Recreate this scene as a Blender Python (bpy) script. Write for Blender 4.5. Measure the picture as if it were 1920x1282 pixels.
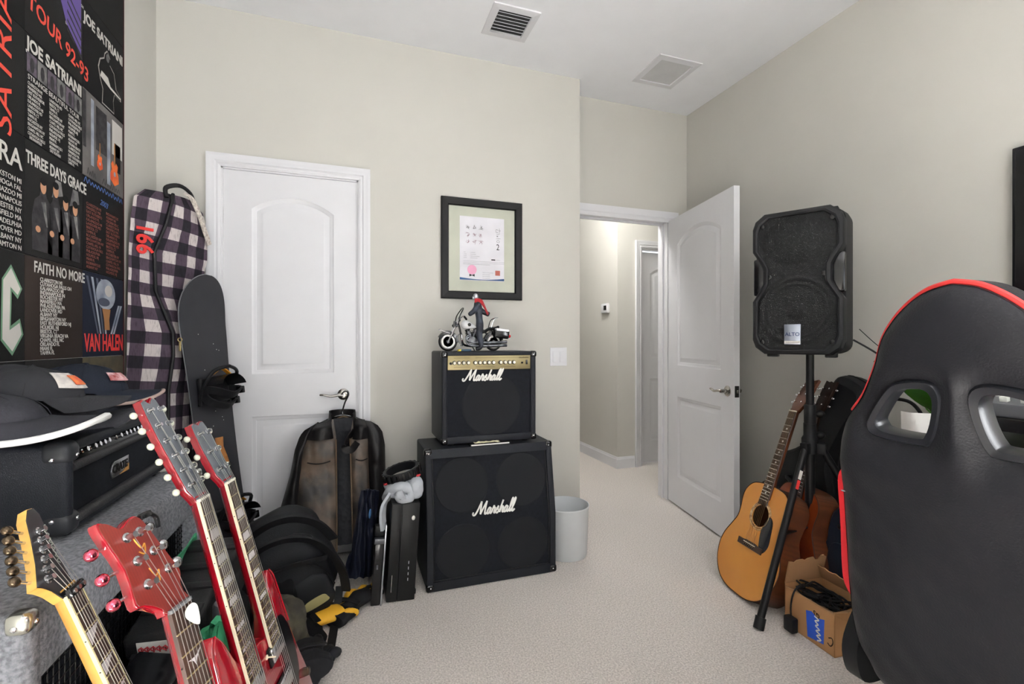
import bpy, bmesh, math, random
from mathutils import Matrix, Vector, geometry, noise
random.seed(7)
scene = bpy.context.scene
C = scene.collection
for _o in list(bpy.data.objects): bpy.data.objects.remove(_o)
PI = math.pi
def R(a): return math.radians(a)

# ------------------------------------------------------------------ camera, world, lights, exposure
CAM_H = 1.16
cam_d = bpy.data.cameras.new('camera'); cam = bpy.data.objects.new('camera', cam_d); C.objects.link(cam)
cam_d.sensor_width = 36; cam_d.lens = 889.0/1920*36; cam_d.clip_start = 0.03
cam.location = (0, 0, CAM_H); cam.rotation_euler = (R(90), 0, R(-18.93))
scene.camera = cam
w = bpy.data.worlds.new('daylight_sky'); scene.world = w; w.use_nodes = True
wn = w.node_tree.nodes; wl = w.node_tree.links
bg = wn['Background']; bg.inputs['Color'].default_value = (0.86, 0.92, 1.0, 1); bg.inputs['Strength'].default_value = 1.0
def area(name, loc, rot, sx, sy, power, color=(1, 1, 1)):
    l = bpy.data.lights.new(name, 'AREA'); l.shape = 'RECTANGLE'; l.size = sx; l.size_y = sy; l.energy = power; l.color = color
    o = bpy.data.objects.new(name, l); C.objects.link(o); o.location = loc; o.rotation_euler = rot
    return o
# daylight entering through the window behind the camera and an added, unseen side window that brightens the left wall
area('window_and_fill_light', (-0.05, -1.93, 1.3), (R(84), 0, 0), 1.25, 1.0, 5, (0.96, 0.98, 1.0))
area('window_and_fill_light', (2.57, -.90, 1.55), (R(90), 0, R(90)), 1.05, 1.5, 60, (0.96, 0.98, 1.0))  # fill lamp of the added side window
# added sun through the same windows: falls on the carpet behind the camera and bounces up to the ceiling
sd_ = bpy.data.lights.new('sun', 'SUN'); sd_.energy = 165; sd_.angle = R(1.0); sd_.color = (0.92, 0.965, 1.0)
sun = bpy.data.objects.new('sun', sd_); C.objects.link(sun); sun.location = (.5, -5, 6); sun.rotation_euler = (R(33), 0, R(4))
vs = scene.view_settings
vs.view_transform = 'Standard'; vs.look = 'None'; vs.gamma = 1.0; vs.exposure = 0.84; vs.use_curve_mapping = False

# ------------------------------------------------------------------ helpers
def lin(c):
    def f(v):
        v /= 255.0
        return v/12.92 if v <= 0.04045 else ((v+0.055)/1.055)**2.4
    return (f(c[0]), f(c[1]), f(c[2]), 1)
MATS = {}
def mat(name, rgb, rough=0.5, metal=0.0, bump=0.0, bscale=80.0, var=0.0, vscale=8.0, spec=0.5, rgb2=None, coat=0.0, kind='noise', trans=0.0, alpha=1.0, emit=None, sheen=0.0):
    if name in MATS: return MATS[name]
    if max(rgb) < 62 and rough >= .34 and metal == 0 and spec >= .45: spec = .22
    m = bpy.data.materials.new(name); m.use_nodes = True; MATS[name] = m
    nt = m.node_tree; N = nt.nodes; L = nt.links; b = N['Principled BSDF']
    b.inputs['Roughness'].default_value = rough; b.inputs['Metallic'].default_value = metal
    b.inputs['Specular IOR Level'].default_value = spec
    if coat: b.inputs['Coat Weight'].default_value = coat; b.inputs['Coat Roughness'].default_value = 0.06
    if trans: b.inputs['Transmission Weight'].default_value = trans
    if sheen: b.inputs['Sheen Weight'].default_value = sheen
    b.inputs['Alpha'].default_value = alpha
    tc = N.new('ShaderNodeTexCoord')
    c1 = lin(rgb); c2 = lin(rgb2) if rgb2 else None
    no = N.new('ShaderNodeTexNoise'); no.inputs['Scale'].default_value = vscale; no.inputs['Detail'].default_value = 4
    L.new(tc.outputs['Object'], no.inputs['Vector'])
    mx = N.new('ShaderNodeMix'); mx.data_type = 'RGBA'
    if c2 is None:
        v = var if var else 0.03
        c2 = tuple(min(1, k*(1+v)+0.0005) for k in c1[:3])+(1,); c1 = tuple(k*(1-v) for k in c1[:3])+(1,)
    mx.inputs[6].default_value = c1; mx.inputs[7].default_value = c2
    rp = N.new('ShaderNodeMapRange'); rp.inputs[1].default_value = 0.35; rp.inputs[2].default_value = 0.65
    L.new(no.outputs['Fac'], rp.inputs[0]); L.new(rp.outputs[0], mx.inputs[0]); L.new(mx.outputs[2], b.inputs['Base Color'])
    if emit: b.inputs['Emission Color'].default_value = lin(rgb); b.inputs['Emission Strength'].default_value = emit
    if bump:
        bp = N.new('ShaderNodeBump'); bp.inputs['Strength'].default_value = bump; bp.inputs['Distance'].default_value = 0.002
        if kind == 'voronoi':
            t = N.new('ShaderNodeTexVoronoi'); t.inputs['Scale'].default_value = bscale; o = t.outputs['Distance']
        elif kind == 'wave':
            t = N.new('ShaderNodeTexWave'); t.inputs['Scale'].default_value = bscale; t.inputs['Distortion'].default_value = 1.0; o = t.outputs['Fac']
        else:
            t = N.new('ShaderNodeTexNoise'); t.inputs['Scale'].default_value = bscale; t.inputs['Detail'].default_value = 6; o = t.outputs['Fac']
        L.new(tc.outputs['Object'], t.inputs['Vector']); L.new(o, bp.inputs['Height']); L.new(bp.outputs[0], b.inputs['Normal'])
    return m

def T(x=0, y=0, z=0): return Matrix.Translation((x, y, z))
def RX(a): return Matrix.Rotation(R(a), 4, 'X')
def RY(a): return Matrix.Rotation(R(a), 4, 'Y')
def RZ(a): return Matrix.Rotation(R(a), 4, 'Z')
def S(x, y, z): return Matrix.Diagonal((x, y, z, 1))
def frame(o, u, v, n):  # columns
    u, v, n = Vector(u), Vector(v), Vector(n)
    return Matrix(((u.x, v.x, n.x, o[0]), (u.y, v.y, n.y, o[1]), (u.z, v.z, n.z, o[2]), (0, 0, 0, 1)))

def catmull(pts, n=6, closed=False):
    pts = [Vector(p) for p in pts]; out = []; k = len(pts)
    rng = range(k if closed else k-1)
    for i in rng:
        if closed: p0, p1, p2, p3 = pts[(i-1) % k], pts[i], pts[(i+1) % k], pts[(i+2) % k]
        else: p0, p1, p2, p3 = pts[max(i-1, 0)], pts[i], pts[i+1], pts[min(i+2, k-1)]
        for j in range(n):
            t = j/n
            out.append(0.5*((2*p1)+(p2-p0)*t+(2*p0-5*p1+4*p2-p3)*t*t+(3*p1-p0-3*p2+p3)*t**3))
    if not closed: out.append(pts[-1].copy())
    return out

class B:
    """collects shapes into one bmesh"""
    def __init__(s): s.bm = bmesh.new()
    def _add(s, bm2, M=None):
        if M is not None: bmesh.ops.transform(bm2, matrix=M, verts=bm2.verts)
        me = bpy.data.meshes.new('tmp'); bm2.to_mesh(me); bm2.free(); s.bm.from_mesh(me); bpy.data.meshes.remove(me); return s
    def box(s, x0, x1, y0, y1, z0, z1, bev=0.0, seg=2, M=None):
        b = bmesh.new(); bmesh.ops.create_cube(b, size=1)
        for v in b.verts: v.co = Vector(((x0+x1)/2+v.co.x*(x1-x0), (y0+y1)/2+v.co.y*(y1-y0), (z0+z1)/2+v.co.z*(z1-z0)))
        if bev: bmesh.ops.bevel(b, geom=b.edges[:], offset=bev, segments=seg, affect='EDGES', profile=0.5)
        return s._add(b, M)
    def prism(s, poly, z0, z1, bev=0.0, seg=2, M=None):
        """polygon in xy extruded along z"""
        b = bmesh.new(); n = len(poly)
        lo = [b.verts.new((p[0], p[1], z0)) for p in poly]; hi = [b.verts.new((p[0], p[1], z1)) for p in poly]
        b.faces.new(lo[::-1]); b.faces.new(hi)
        for i in range(n): b.faces.new((lo[i], lo[(i+1) % n], hi[(i+1) % n], hi[i]))
        bmesh.ops.recalc_face_normals(b, faces=b.faces[:])
        if bev:
            es = [e for e in b.edges if abs(e.verts[0].co.z-e.verts[1].co.z) < 1e-7]
            bmesh.ops.bevel(b, geom=es, offset=bev, segments=seg, affect='EDGES', profile=0.5)
        return s._add(b, M)
    def loft(s, rings, cap=True, closed=True, M=None, loop=False):
        b = bmesh.new(); vv = [[b.verts.new(p) for p in r] for r in rings]; n = len(rings[0])
        for i in range(len(rings) if loop else len(rings)-1):
            r0, r1 = vv[i], vv[(i+1) % len(rings)]
            for j in range(n if closed else n-1): b.faces.new((r0[j], r0[(j+1) % n], r1[(j+1) % n], r1[j]))
        if cap and not loop:
            b.faces.new(vv[0][::-1]); b.faces.new(vv[-1])
        bmesh.ops.recalc_face_normals(b, faces=b.faces[:])
        return s._add(b, M)
    def lathe(s, prof, seg=24, M=None):
        return s.loft([[(r*math.cos(2*PI*j/seg), r*math.sin(2*PI*j/seg), z) for j in range(seg)] for r, z in [(max(p[0], 1e-5), p[1]) for p in prof]], True, True, M)
    def cyl(s, p, q, r, seg=16, r2=None, M=None): return s.tube([p, q], [r, r if r2 is None else r2], seg, M=M)
    def tube(s, pts, r, seg=8, closed=False, M=None, flat=1.0):
        pts = [Vector(p) for p in pts]; n = len(pts); rs = r if isinstance(r, (list, tuple)) else [r]*n
        rings = []; prev = None
        for i in range(n):
            a = pts[i-1] if (i > 0 or closed) else pts[i]; c = pts[(i+1) % n] if (i < n-1 or closed) else pts[i]
            t = (c-a); t = t.normalized() if t.length > 1e-9 else Vector((0, 0, 1))
            if prev is None:
                u = t.orthogonal().normalized()
            else:
                u = prev-t*prev.dot(t); u = u.normalized() if u.length > 1e-6 else t.orthogonal().normalized()
            prev = u; v = t.cross(u)
            rings.append([pts[i]+(u*math.cos(2*PI*k/seg)+v*math.sin(2*PI*k/seg)*flat)*rs[i] for k in range(seg)])
        return s.loft(rings, not closed, True, M, closed)
    def ribbon(s, pts, wdir, w, t, M=None, closed=False):
        """flat strap along pts: width w along wdir (vector or list), thickness t"""
        pts = [Vector(p) for p in pts]; rings = []
        for i, p in enumerate(pts):
            a = pts[max(i-1, 0)]; c = pts[min(i+1, len(pts)-1)]; tg = (c-a).normalized()
            wd = Vector(wdir[i] if isinstance(wdir[0], (list, tuple, Vector)) else wdir); wd = (wd-tg*wd.dot(tg)).normalized(); nn = tg.cross(wd)
            ww = w[i] if isinstance(w, (list, tuple)) else w
            rings.append([p+wd*ww/2+nn*t/2, p-wd*ww/2+nn*t/2, p-wd*ww/2-nn*t/2, p+wd*ww/2-nn*t/2])
        return s.loft(rings, True, True, M)
    def ell(s, c, r, u=16, v=10, M=None, disp=0.0, dsc=6.0, seed=0):
        b = bmesh.new(); bmesh.ops.create_uvsphere(b, u_segments=u, v_segments=v, radius=1)
        for q in b.verts:
            k = 1+disp*noise.noise(Vector((q.co.x*dsc+seed*7.3, q.co.y*dsc, q.co.z*dsc))) if disp else 1
            q.co = Vector((c[0]+q.co.x*r[0]*k, c[1]+q.co.y*r[1]*k, c[2]+q.co.z*r[2]*k))
        return s._add(b, M)
    def grid(s, fn, nu, nv, thick=0.0, M=None, keep=None):
        b = bmesh.new(); vv = [[b.verts.new(fn(i/nu, j/nv)) for j in range(nv+1)] for i in range(nu+1)]
        for i in range(nu):
            for j in range(nv):
                if keep is None or keep((i+.5)/nu, (j+.5)/nv): b.faces.new((vv[i][j], vv[i+1][j], vv[i+1][j+1], vv[i][j+1]))
        bmesh.ops.delete(b, geom=[v for v in b.verts if not v.link_faces], context='VERTS')
        if thick:
            bmesh.ops.solidify(b, geom=b.faces[:], thickness=thick)
        return s._add(b, M)
    def torus(s, c, R_, r, axis='Z', seg=32, sec=10, M=None):
        pts = []
        for i in range(seg):
            a = 2*PI*i/seg; x, y = R_*math.cos(a), R_*math.sin(a)
            p = (x, y, 0) if axis == 'Z' else (x, 0, y) if axis == 'Y' else (0, x, y)
            pts.append((c[0]+p[0], c[1]+p[1], c[2]+p[2]))
        return s.tube(pts, r, sec, True, M)
    def tri(s, polys, z=0.0, M=None):
        """flat face with holes: polys[0] outer, rest holes (xy)"""
        vs3 = [[Vector((p[0], p[1], 0)) for p in pl] for pl in polys]; flat = [q for pl in vs3 for q in pl]
        b = bmesh.new(); bv = [b.verts.new((q.x, q.y, z)) for q in flat]
        for t in geometry.tessellate_polygon(vs3):
            try: b.faces.new([bv[i] for i in t])
            except ValueError: pass
        bmesh.ops.recalc_face_normals(b, faces=b.faces[:])
        return s._add(b, M)
    def build(s, name, m, parent=None, smooth=35, loc=None, rot=None, M=None, merge=0):
        if merge: bmesh.ops.remove_doubles(s.bm, verts=s.bm.verts[:], dist=merge)
        me = bpy.data.meshes.new(name); s.bm.to_mesh(me); s.bm.free()
        me.materials.append(m)
        if smooth:
            for p in me.polygons: p.use_smooth = True
            me.set_sharp_from_angle(angle=R(smooth))
        o = bpy.data.objects.new(name, me); C.objects.link(o)
        if parent: o.parent = parent
        if loc: o.location = loc
        if rot: o.rotation_euler = rot
        if M is not None: o.matrix_local = M
        return o
def empty(name, M=None, loc=None, rz=0, parent=None):
    o = bpy.data.objects.new(name, None); o.empty_display_size = 0.05; C.objects.link(o)
    if parent: o.parent = parent
    if M is not None: o.matrix_local = M
    elif loc: o.location = loc; o.rotation_euler = (0, 0, R(rz))
    return o
def tag(o, label=None, cat=None, group=None, kind=None):
    if label: o['label'] = label
    if cat: o['category'] = cat
    if group: o['group'] = group
    if kind: o['kind'] = kind
    return o
def thing(name, label, cat, M=None, loc=None, rz=0, group=None): return tag(empty(name, M, loc, rz), label, cat, group)
def struct(o): o['kind'] = 'structure'; return o
def sub(o, n=1):
    md = o.modifiers.new('subdivision', 'SUBSURF'); md.levels = n; md.render_levels = n; return o
def copy_tree(o, parent=None):
    c = o.copy(); C.objects.link(c); c.parent = parent
    for ch in list(o.children): copy_tree(ch, c)
    return c
def lettering(name, s, size, m, parent, M, ext=0.0004, align='LEFT', sx=1.0, shear=0.0, space=1.0, bold=0.0, line=1.0):
    cu = bpy.data.curves.new(name, 'FONT'); cu.body = s; cu.size = size; cu.extrude = ext; cu.align_x = align; cu.shear = shear
    cu.space_character = space; cu.offset = bold; cu.space_line = line; cu.resolution_u = 3
    o = bpy.data.objects.new('tmp', cu); C.objects.link(o)
    bpy.context.view_layer.update()
    me = bpy.data.meshes.new_from_object(o.evaluated_get(bpy.context.evaluated_depsgraph_get()))
    bpy.data.objects.remove(o); bpy.data.curves.remove(cu); me.name = name
    me.materials.clear(); me.materials.append(m)
    if sx != 1.0: me.transform(S(sx, 1, 1))
    o = bpy.data.objects.new(name, me); C.objects.link(o); o.parent = parent; o.matrix_local = M
    return o
def scribble(name, m, parent, M, w_, h, n=7, r=.0006, seed=1):
    """a line of unreadable handwriting or print, as one wavy stroke of width w_ and height h"""
    q = random.Random(seed); pts = [(w_*i/(2*n), (h if i % 2 else 0)*q.uniform(.55, 1.0), 0) for i in range(2*n+1)]
    b = B().tube(catmull(pts, 3), r, 4)
    for v in b.bm.verts: v.co.z *= .3
    return b.build(name, m, parent, M=M)
def rrect(x0, x1, y0, y1, r, n=5):
    out = []
    for cx, cy, a in ((x1-r, y1-r, 0), (x0+r, y1-r, 90), (x0+r, y0+r, 180), (x1-r, y0+r, 270)):
        for i in range(n+1):
            t = R(a+90*i/n); out.append((cx+r*math.cos(t), cy+r*math.sin(t)))
    return out
# the photograph's pixel grid, used only to read real positions off known planes
_fw = Vector((math.sin(R(18.93)), math.cos(R(18.93)), 0)); _rt = Vector((math.cos(R(18.93)), -math.sin(R(18.93)), 0))
def P(px, py, x=None, y=None, z=None):
    v = _fw+_rt*((px-960)/889)+Vector((0, 0, (641-py)/889))
    t = x/v.x if x is not None else y/v.y if y is not None else (z-CAM_H)/v.z
    return Vector((0, 0, CAM_H))+v*t

# ------------------------------------------------------------------ shared materials
M_wall = mat('wall_paint', (193, 191, 184), 0.85, bump=0.12, bscale=220, var=0.015, vscale=3)
M_ceil = mat('ceiling_paint', (243, 244, 247), 0.9, bump=0.15, bscale=180, var=0.01)
M_white = mat('white_gloss_paint', (217, 217, 220), 0.33, var=0.01)
M_chrome = mat('brushed_nickel', (176, 172, 166), 0.25, 1.0)
M_bright = mat('bright_chrome', (225, 225, 228), 0.12, 1.0)
M_blackplastic = mat('black_plastic', (22, 22, 24), 0.42, bump=0.05, bscale=300)
M_blackgloss = mat('black_gloss', (16, 16, 18), 0.16)
M_tolex = mat('black_tolex', (25, 27, 33), 0.5, bump=0.7, bscale=420, kind='noise')
M_grille = mat('black_grille_cloth', (18, 20, 26), 0.85, bump=0.5, bscale=700, var=0.15, vscale=60, spec=0.2)
M_whiteprint = mat('white_print', (214, 212, 206), 0.8)
M_red = mat('red_print', (200, 40, 36), 0.7)
# ------------------------------------------------------------------ the room
XL, XR, YB, YE, YR, ZC = -0.89, 2.386, 2.745, 2.93, -1.75, 2.85   # left, right, back, entry recess, rear, ceiling
HX = 2.325; HY = 3.80                                              # hall block corner
M_carpet = mat('carpet', (228, 220, 213), 0.95, bump=1.0, bscale=170, rgb2=(188, 180, 173), vscale=150, spec=0.1, sheen=0.3)
nt = M_carpet.node_tree
for _k in nt.nodes:
    if _k.type == 'BUMP': _k.inputs['Distance'].default_value = .005
# broad vacuum marks over the fine pile
_n2 = nt.nodes.new('ShaderNodeTexNoise'); _n2.inputs['Scale'].default_value = 3.5; _n2.inputs['Detail'].default_value = 3
_mx = nt.nodes.new('ShaderNodeMix'); _mx.data_type = 'RGBA'; _mx.blend_type = 'MULTIPLY'; _mx.inputs[0].default_value = 1
_rp = nt.nodes.new('ShaderNodeMapRange'); _rp.inputs[1].default_value = .3; _rp.inputs[2].default_value = .7; _rp.inputs[3].default_value = .9; _rp.inputs[4].default_value = 1.06
_b = nt.nodes['Principled BSDF']; _src = _b.inputs['Base Color'].links[0].from_socket
nt.links.new(_n2.outputs['Fac'], _rp.inputs[0]); nt.links.new(_src, _mx.inputs[6]); nt.links.new(_rp.outputs[0], _mx.inputs[7]); nt.links.new(_mx.outputs[2], _b.inputs['Base Color'])

struct(B().box(-0.99, 4.2, YR-.1, 6.3, -.1, 0).build('floor', M_carpet, smooth=0))
struct(B().box(-0.99, 4.2, YR-.1, 6.3, ZC, ZC+.1).build('ceiling', M_ceil, smooth=0))
struct(B().box(XL-.1, XL, YR-.1, 3.6, 0, ZC).build('wall_left', M_wall, smooth=0))
struct(B().box(XR, XR+.1, YR-.1, -1.45, 0, ZC).box(XR, XR+.1, -.35, YE+.11, 0, ZC).box(XR, XR+.1, -1.45, -.35, 0, .78).box(XR, XR+.1, -1.45, -.35, 2.32, ZC).build('wall_right', M_wall, smooth=0))
M_pane = bpy.data.materials.new('window_pane_glass'); M_pane.use_nodes = True
_n = M_pane.node_tree.nodes; _n.clear(); _o = _n.new('ShaderNodeOutputMaterial'); _t = _n.new('ShaderNodeBsdfTransparent'); _g = _n.new('ShaderNodeBsdfGlossy'); _g.inputs['Roughness'].default_value = .02; _m = _n.new('ShaderNodeMixShader'); _m.inputs[0].default_value = .04
M_pane.node_tree.links.new(_t.outputs[0], _m.inputs[1]); M_pane.node_tree.links.new(_g.outputs[0], _m.inputs[2]); M_pane.node_tree.links.new(_m.outputs[0], _o.inputs[0])
# back wall with the closet doorway
D0, D1, DT = -0.618, 0.051, 2.052
struct(B().box(XL-.1, D0, YB, YB+.11, 0, ZC).box(D1, 1.403, YB, YB+.11, 0, ZC).box(D0, D1, YB, YB+.11, DT, ZC).box(1.30, 1.403, YB+.11, YE+.11, 0, ZC).build('wall_back', M_wall, smooth=0))
struct(B().box(XL-.1, 1.3, 3.5, 3.6, 0, ZC).build('wall_closet', M_wall, smooth=0))
# entry recess wall with the doorway to the hall
E0, E1 = 1.41, 2.225
struct(B().box(1.403, E0, YE, YE+.11, 0, ZC).box(E1, XR, YE, YE+.11, 0, ZC).box(E0, E1, YE, YE+.11, 2.05, ZC).build('wall_entry', M_wall, smooth=0))
# hall beyond
DH0, DH1, DHT = 2.575, 3.26, 2.045
struct(B().box(HX, HX+.1, HY, 6.2, 0, ZC).build('wall_hall', M_wall, smooth=0))
struct(B().box(HX+.1, DH0, HY, HY+.1, 0, ZC).box(DH1, 4.1, HY, HY+.1, 0, ZC).box(DH0, DH1, HY, HY+.1, DHT, ZC).build('wall_hall_front', M_wall, smooth=0))
struct(B().box(1.20, 1.30, 3.04, 6.2, 0, ZC).build('wall_hall_left', M_wall, smooth=0))
struct(B().box(1.2, 2.5, 6.2, 6.3, 0, ZC).build('wall_hall_end', M_wall, smooth=0))
struct(B().box(4.1, 4.2, 2.9, 3.9, 0, ZC).build('wall_hall_right', M_wall, smooth=0))
struct(B().box(XR+.1, 4.2, YE, YE+.11, 0, ZC).build('wall_hall_near', M_wall, smooth=0))
# rear wall with a window behind the camera; a second, unseen one added in the right wall to brighten the left wall
struct(B().box(XL-.1, -0.70, YR-.1, YR, 0, ZC).box(0.60, XR+.1, YR-.1, YR, 0, ZC).box(-.7, .6, YR-.1, YR, 0, .78).box(-.7, .6, YR-.1, YR, 2.32, ZC).build('wall_rear', M_wall, smooth=0))
for i, (M_w, h) in enumerate(((T(-.05, YR, .78), .65), (T(XR, -.90, .78) @ RZ(90), .55))):
    wi = struct(empty('window_%d' % (i+1), M=M_w))
    f = B().box(-h, -h+.05, -.09, 0, 0, 1.54).box(h-.05, h, -.09, 0, 0, 1.54).box(-h, h, -.09, 0, 0, .05).box(-h, h, -.09, 0, 1.49, 1.54).box(-h, h, -.07, -.02, .75, .79)
    f.build('window_frame', M_white, wi)
    B().box(-h-.05, h+.05, -.01, .05, -.03, 0, .004).build('window_sill', M_white, wi)
    for k in range(2): B().box(-h+.05, h-.05, -.048, -.044, .05+.74*k, .75+.74*k).build('window_pane', M_pane, wi)

# baseboards
bbM = M_white
def baseboard(name, x0, y0, x1, y1, nrm):
    d = Vector((x1-x0, y1-y0, 0)); L_ = d.length; ang = math.atan2(d.y, d.x)
    M = T(x0, y0, 0) @ Matrix.Rotation(ang, 4, 'Z')
    s = 1 if nrm > 0 else -1
    prof = [(0, 0), (0, .105), (.006*s, .105), (.009*s, .088), (.013*s, .082), (.014*s, 0)]
    o = B().loft([[(X, p[0], p[1]) for p in prof] for X in (0, L_)], M=M).build(name, bbM, smooth=0)
    return struct(o)
baseboard('baseboard_left', XL, YR, XL, YB, -1)
baseboard('baseboard_back', .12, YB, 1.403, YB, -1)
baseboard('baseboard_back_corner', XL, YB, -.69, YB, -1)
baseboard('baseboard_right', XR, YR, XR, YE, 1)
baseboard('baseboard_hall', HX, HY, HX, 6.2, 1)
baseboard('baseboard_hall_front', HX-.014, HY, DH0-.07, HY, -1)
baseboard('baseboard_rear', XL, YR, XR, YR, 1)
baseboard('baseboard_entry_right', 2.302, YE, XR, YE, -1)

# door casings
def casing(name, x0, x1, zt, y, wd=.07, wr_=None):
    wr_ = wd if wr_ is None else wr_
    prof = [(0, 0), (0, .010), (.012, .014), (.022, .012), (.030, .017), (.050, .018), (.060, .022), (.070, .022), (.070, 0)]
    pr = [(p[0]/.07, p[1]) for p in prof]
    b = B()
    path = [((x0, 0), (-1, 0)), ((x0, zt), (-1, 1)), ((x1, zt), (1, 1)), ((x1, 0), (1, 0))]
    rings = []
    for k, ((x, z), (sx, sz)) in enumerate(path):
        ww = wd if k < 2 else wr_
        rings.append([(x+sx*q[0]*ww, y-q[1], z+sz*q[0]*wd) for q in pr])
    b.loft(rings)
    return struct(b.build(name, M_white, smooth=25))
casing('trim_1', D0+.004, D1-.004, DT-.004, YB, .062, .062)
casing('trim_2', E0+.004, E1-.004, 2.036, YE, .075)
casing('trim_3', DH0+.004, DH1-.004, DHT-.004, HY, .065)
# door jambs
def jamb(name, x0, x1, zt, y0, y1, stop):
    b = B().box(x0, x0+.012, y0, y1, 0, zt).box(x1-.012, x1, y0, y1, 0, zt).box(x0, x1, y0, y1, zt-.012, zt)
    s0, s1 = stop
    b.box(x0+.012, x0+.024, s0, s1, 0, zt-.012).box(x1-.024, x1-.012, s0, s1, 0, zt-.012).box(x0+.012, x1-.012, s0, s1, zt-.024, zt-.012)
    return struct(b.build(name, M_white, smooth=0))
jamb('trim_4', D0, D1, DT, YB, YB+.11, (YB+.052, YB+.064))
jamb('trim_5', E0, E1, 2.05, YE, YE+.11, (YE+.045, YE+.06))
jamb('trim_6', DH0, DH1, DHT, HY, HY+.1, (HY+.01, HY+.03))

# moulded two-panel doors
def arch_outline(x0, x1, z0, zs, za, d=0.0, n=14):
    """panel outline, inset d; arched top when za > zs"""
    pts = [(x0+d, z0+d), (x1-d, z0+d)]
    if za <= zs: return pts+[(x1-d, zs-d), (x0+d, zs-d)]
    hw = (x1-x0)/2; s = za-zs; Rr = (hw*hw+s*s)/(2*s); cx = (x0+x1)/2; cz = za-Rr
    r = Rr-d; a = math.acos(min(1, (hw-d)/r))
    for i in range(n+1):
        t = a+(PI-2*a)*i/n; pts.append((cx+r*math.cos(t), cz+r*math.sin(t)))
    return pts
def door_leaf(w_, h, th, panels):
    """leaf in local x (0..w), z (0..h), front face y=0, back y=th"""
    b = B()
    steps = [(0, 0), (.006, -.004), (.016, -.006), (.022, -.010), (.034, -.010), (.050, -.002), (.054, -.002)]
    Mz = Matrix(((1, 0, 0, 0), (0, 0, 1, 0), (0, 1, 0, 0), (0, 0, 0, 1)))   # (x, z, d) -> world x, y=d, z
    for side in (0, 1):
        M = Mz if side == 0 else T(0, th, 0) @ Matrix(((1, 0, 0, 0), (0, 0, -1, 0), (0, 1, 0, 0), (0, 0, 0, 1)))
        holes = [arch_outline(*p) for p in panels]
        b.tri([[(0, 0), (w_, 0), (w_, h), (0, h)]]+holes, 0, M)
        for p in panels:
            rings = [[(q[0], q[1], -s[1]) for q in arch_outline(*p, d=s[0])] for s in steps]
            b.loft(rings, cap=False, M=M); b.tri([[(q[0], q[1]) for q in rings[-1]]], -steps[-1][1], M)
    for X in (0, w_): b.loft([[(X, 0, z), (X, th, z)] for z in (0, h)], cap=False, closed=False)
    for z in (0, h): b.loft([[(X, 0, z), (X, th, z)] for X in (0, w_)], cap=False, closed=False)
    e = B()
    e.bm.free(); e.bm = b.bm
    bmesh.ops.remove_doubles(e.bm, verts=e.bm.verts[:], dist=1e-5)
    bmesh.ops.recalc_face_normals(e.bm, faces=e.bm.faces[:])
    return e
def lever(parent, x, z, y, sgn, side=-1, hang=False):
    """lever handle: rosette at (x, y, z), lever along sgn*x, on the side (-1 front, +1 back)"""
    h = B().lathe([(0, 0), (.031, 0), (.031, .004), (.024, .010), (.012, .012), (.011, .045), (0, .045)], 24, M=T(x, y, z) @ RX(90 if side < 0 else -90)).build('handle', M_chrome, parent)
    pts = catmull([(x, y+side*.043, z), (x+sgn*.02, y+side*.047, z+.002), (x+sgn*.06, y+side*.048, z-.004), (x+sgn*.095, y+side*.045, z+.003), (x+sgn*.118, y+side*.04, z+.004)], 5)
    B().tube(pts, [.010-.0045*i/(len(pts)-1) for i in range(len(pts))], 10, flat=.8).build('lever', M_chrome, h)
    return h
M_hinge = mat('hinge_nickel', (150, 148, 142), 0.35, 1.0)
d1 = struct(empty('door_1', loc=(-.606, YB+.012, .008)))
door_leaf(.645, 2.032, .035, [(.128, .526, .985, 1.842, 1.913), (.128, .526, .20, .765, .0)]).build('leaf', M_white, d1, smooth=30)
lever(d1, .575, .866, 0, -1)
for z in (1.80, 1.0, .22):
    B().cyl((-.008, -.006, z-.045), (-.008, -.006, z+.045), .006, 10).box(-.012, .0, -.003, .001, z-.045, z+.045).build('hinge', M_hinge, d1)
B().box(.6455, .649, .006, .03, .80, .94, .001).build('latch_plate', M_hinge, d1)
# open entry door: hinged on the right jamb, swung into the room
ang2 = 180+78.6
d2 = struct(empty('door_2', M=T(2.207, 2.905, .012) @ RZ(ang2)))
door_leaf(.800, 2.03, .035, [(.130, .670, .985, 1.832, 1.913), (.130, .670, .20, .765, .0)]).build('leaf', M_white, d2, smooth=30)
# local +x runs from the hinge to the free edge; y=0 face looks toward +x of the room, y=th face toward the camera
lever(d2, .740, .866, .035, -1, side=1)
lever(d2, .740, .866, 0, -1, side=-1)
B().box(.7995, .8025, .005, .030, .835, .90, .001).build('latch_plate', mat('latch_dark', (40, 38, 36), .4, .6), d2)
B().box(.802, .812, .012, .023, .858, .878, .002).build('latch_bolt', M_chrome, d2)
for z in (1.80, 1.0, .22):
    B().cyl((-.006, .041, z-.045), (-.006, .041, z+.045), .006, 10).build('hinge', M_hinge, d2)
d3 = struct(empty('door_3', loc=(DH0+.014, HY+.055, .012)))
door_leaf(DH1-DH0-.028, 2.0, .035, [(.125, .535, .985, 1.80, 1.87), (.125, .535, .20, .80, .0)]).build('leaf', M_white, d3, smooth=30)
B().box(.004, .03, -.003, .001, .83, .90, .001).build('strike_plate', M_hinge, d3)
lever(d3, .59, .9, 0, -1)
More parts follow.
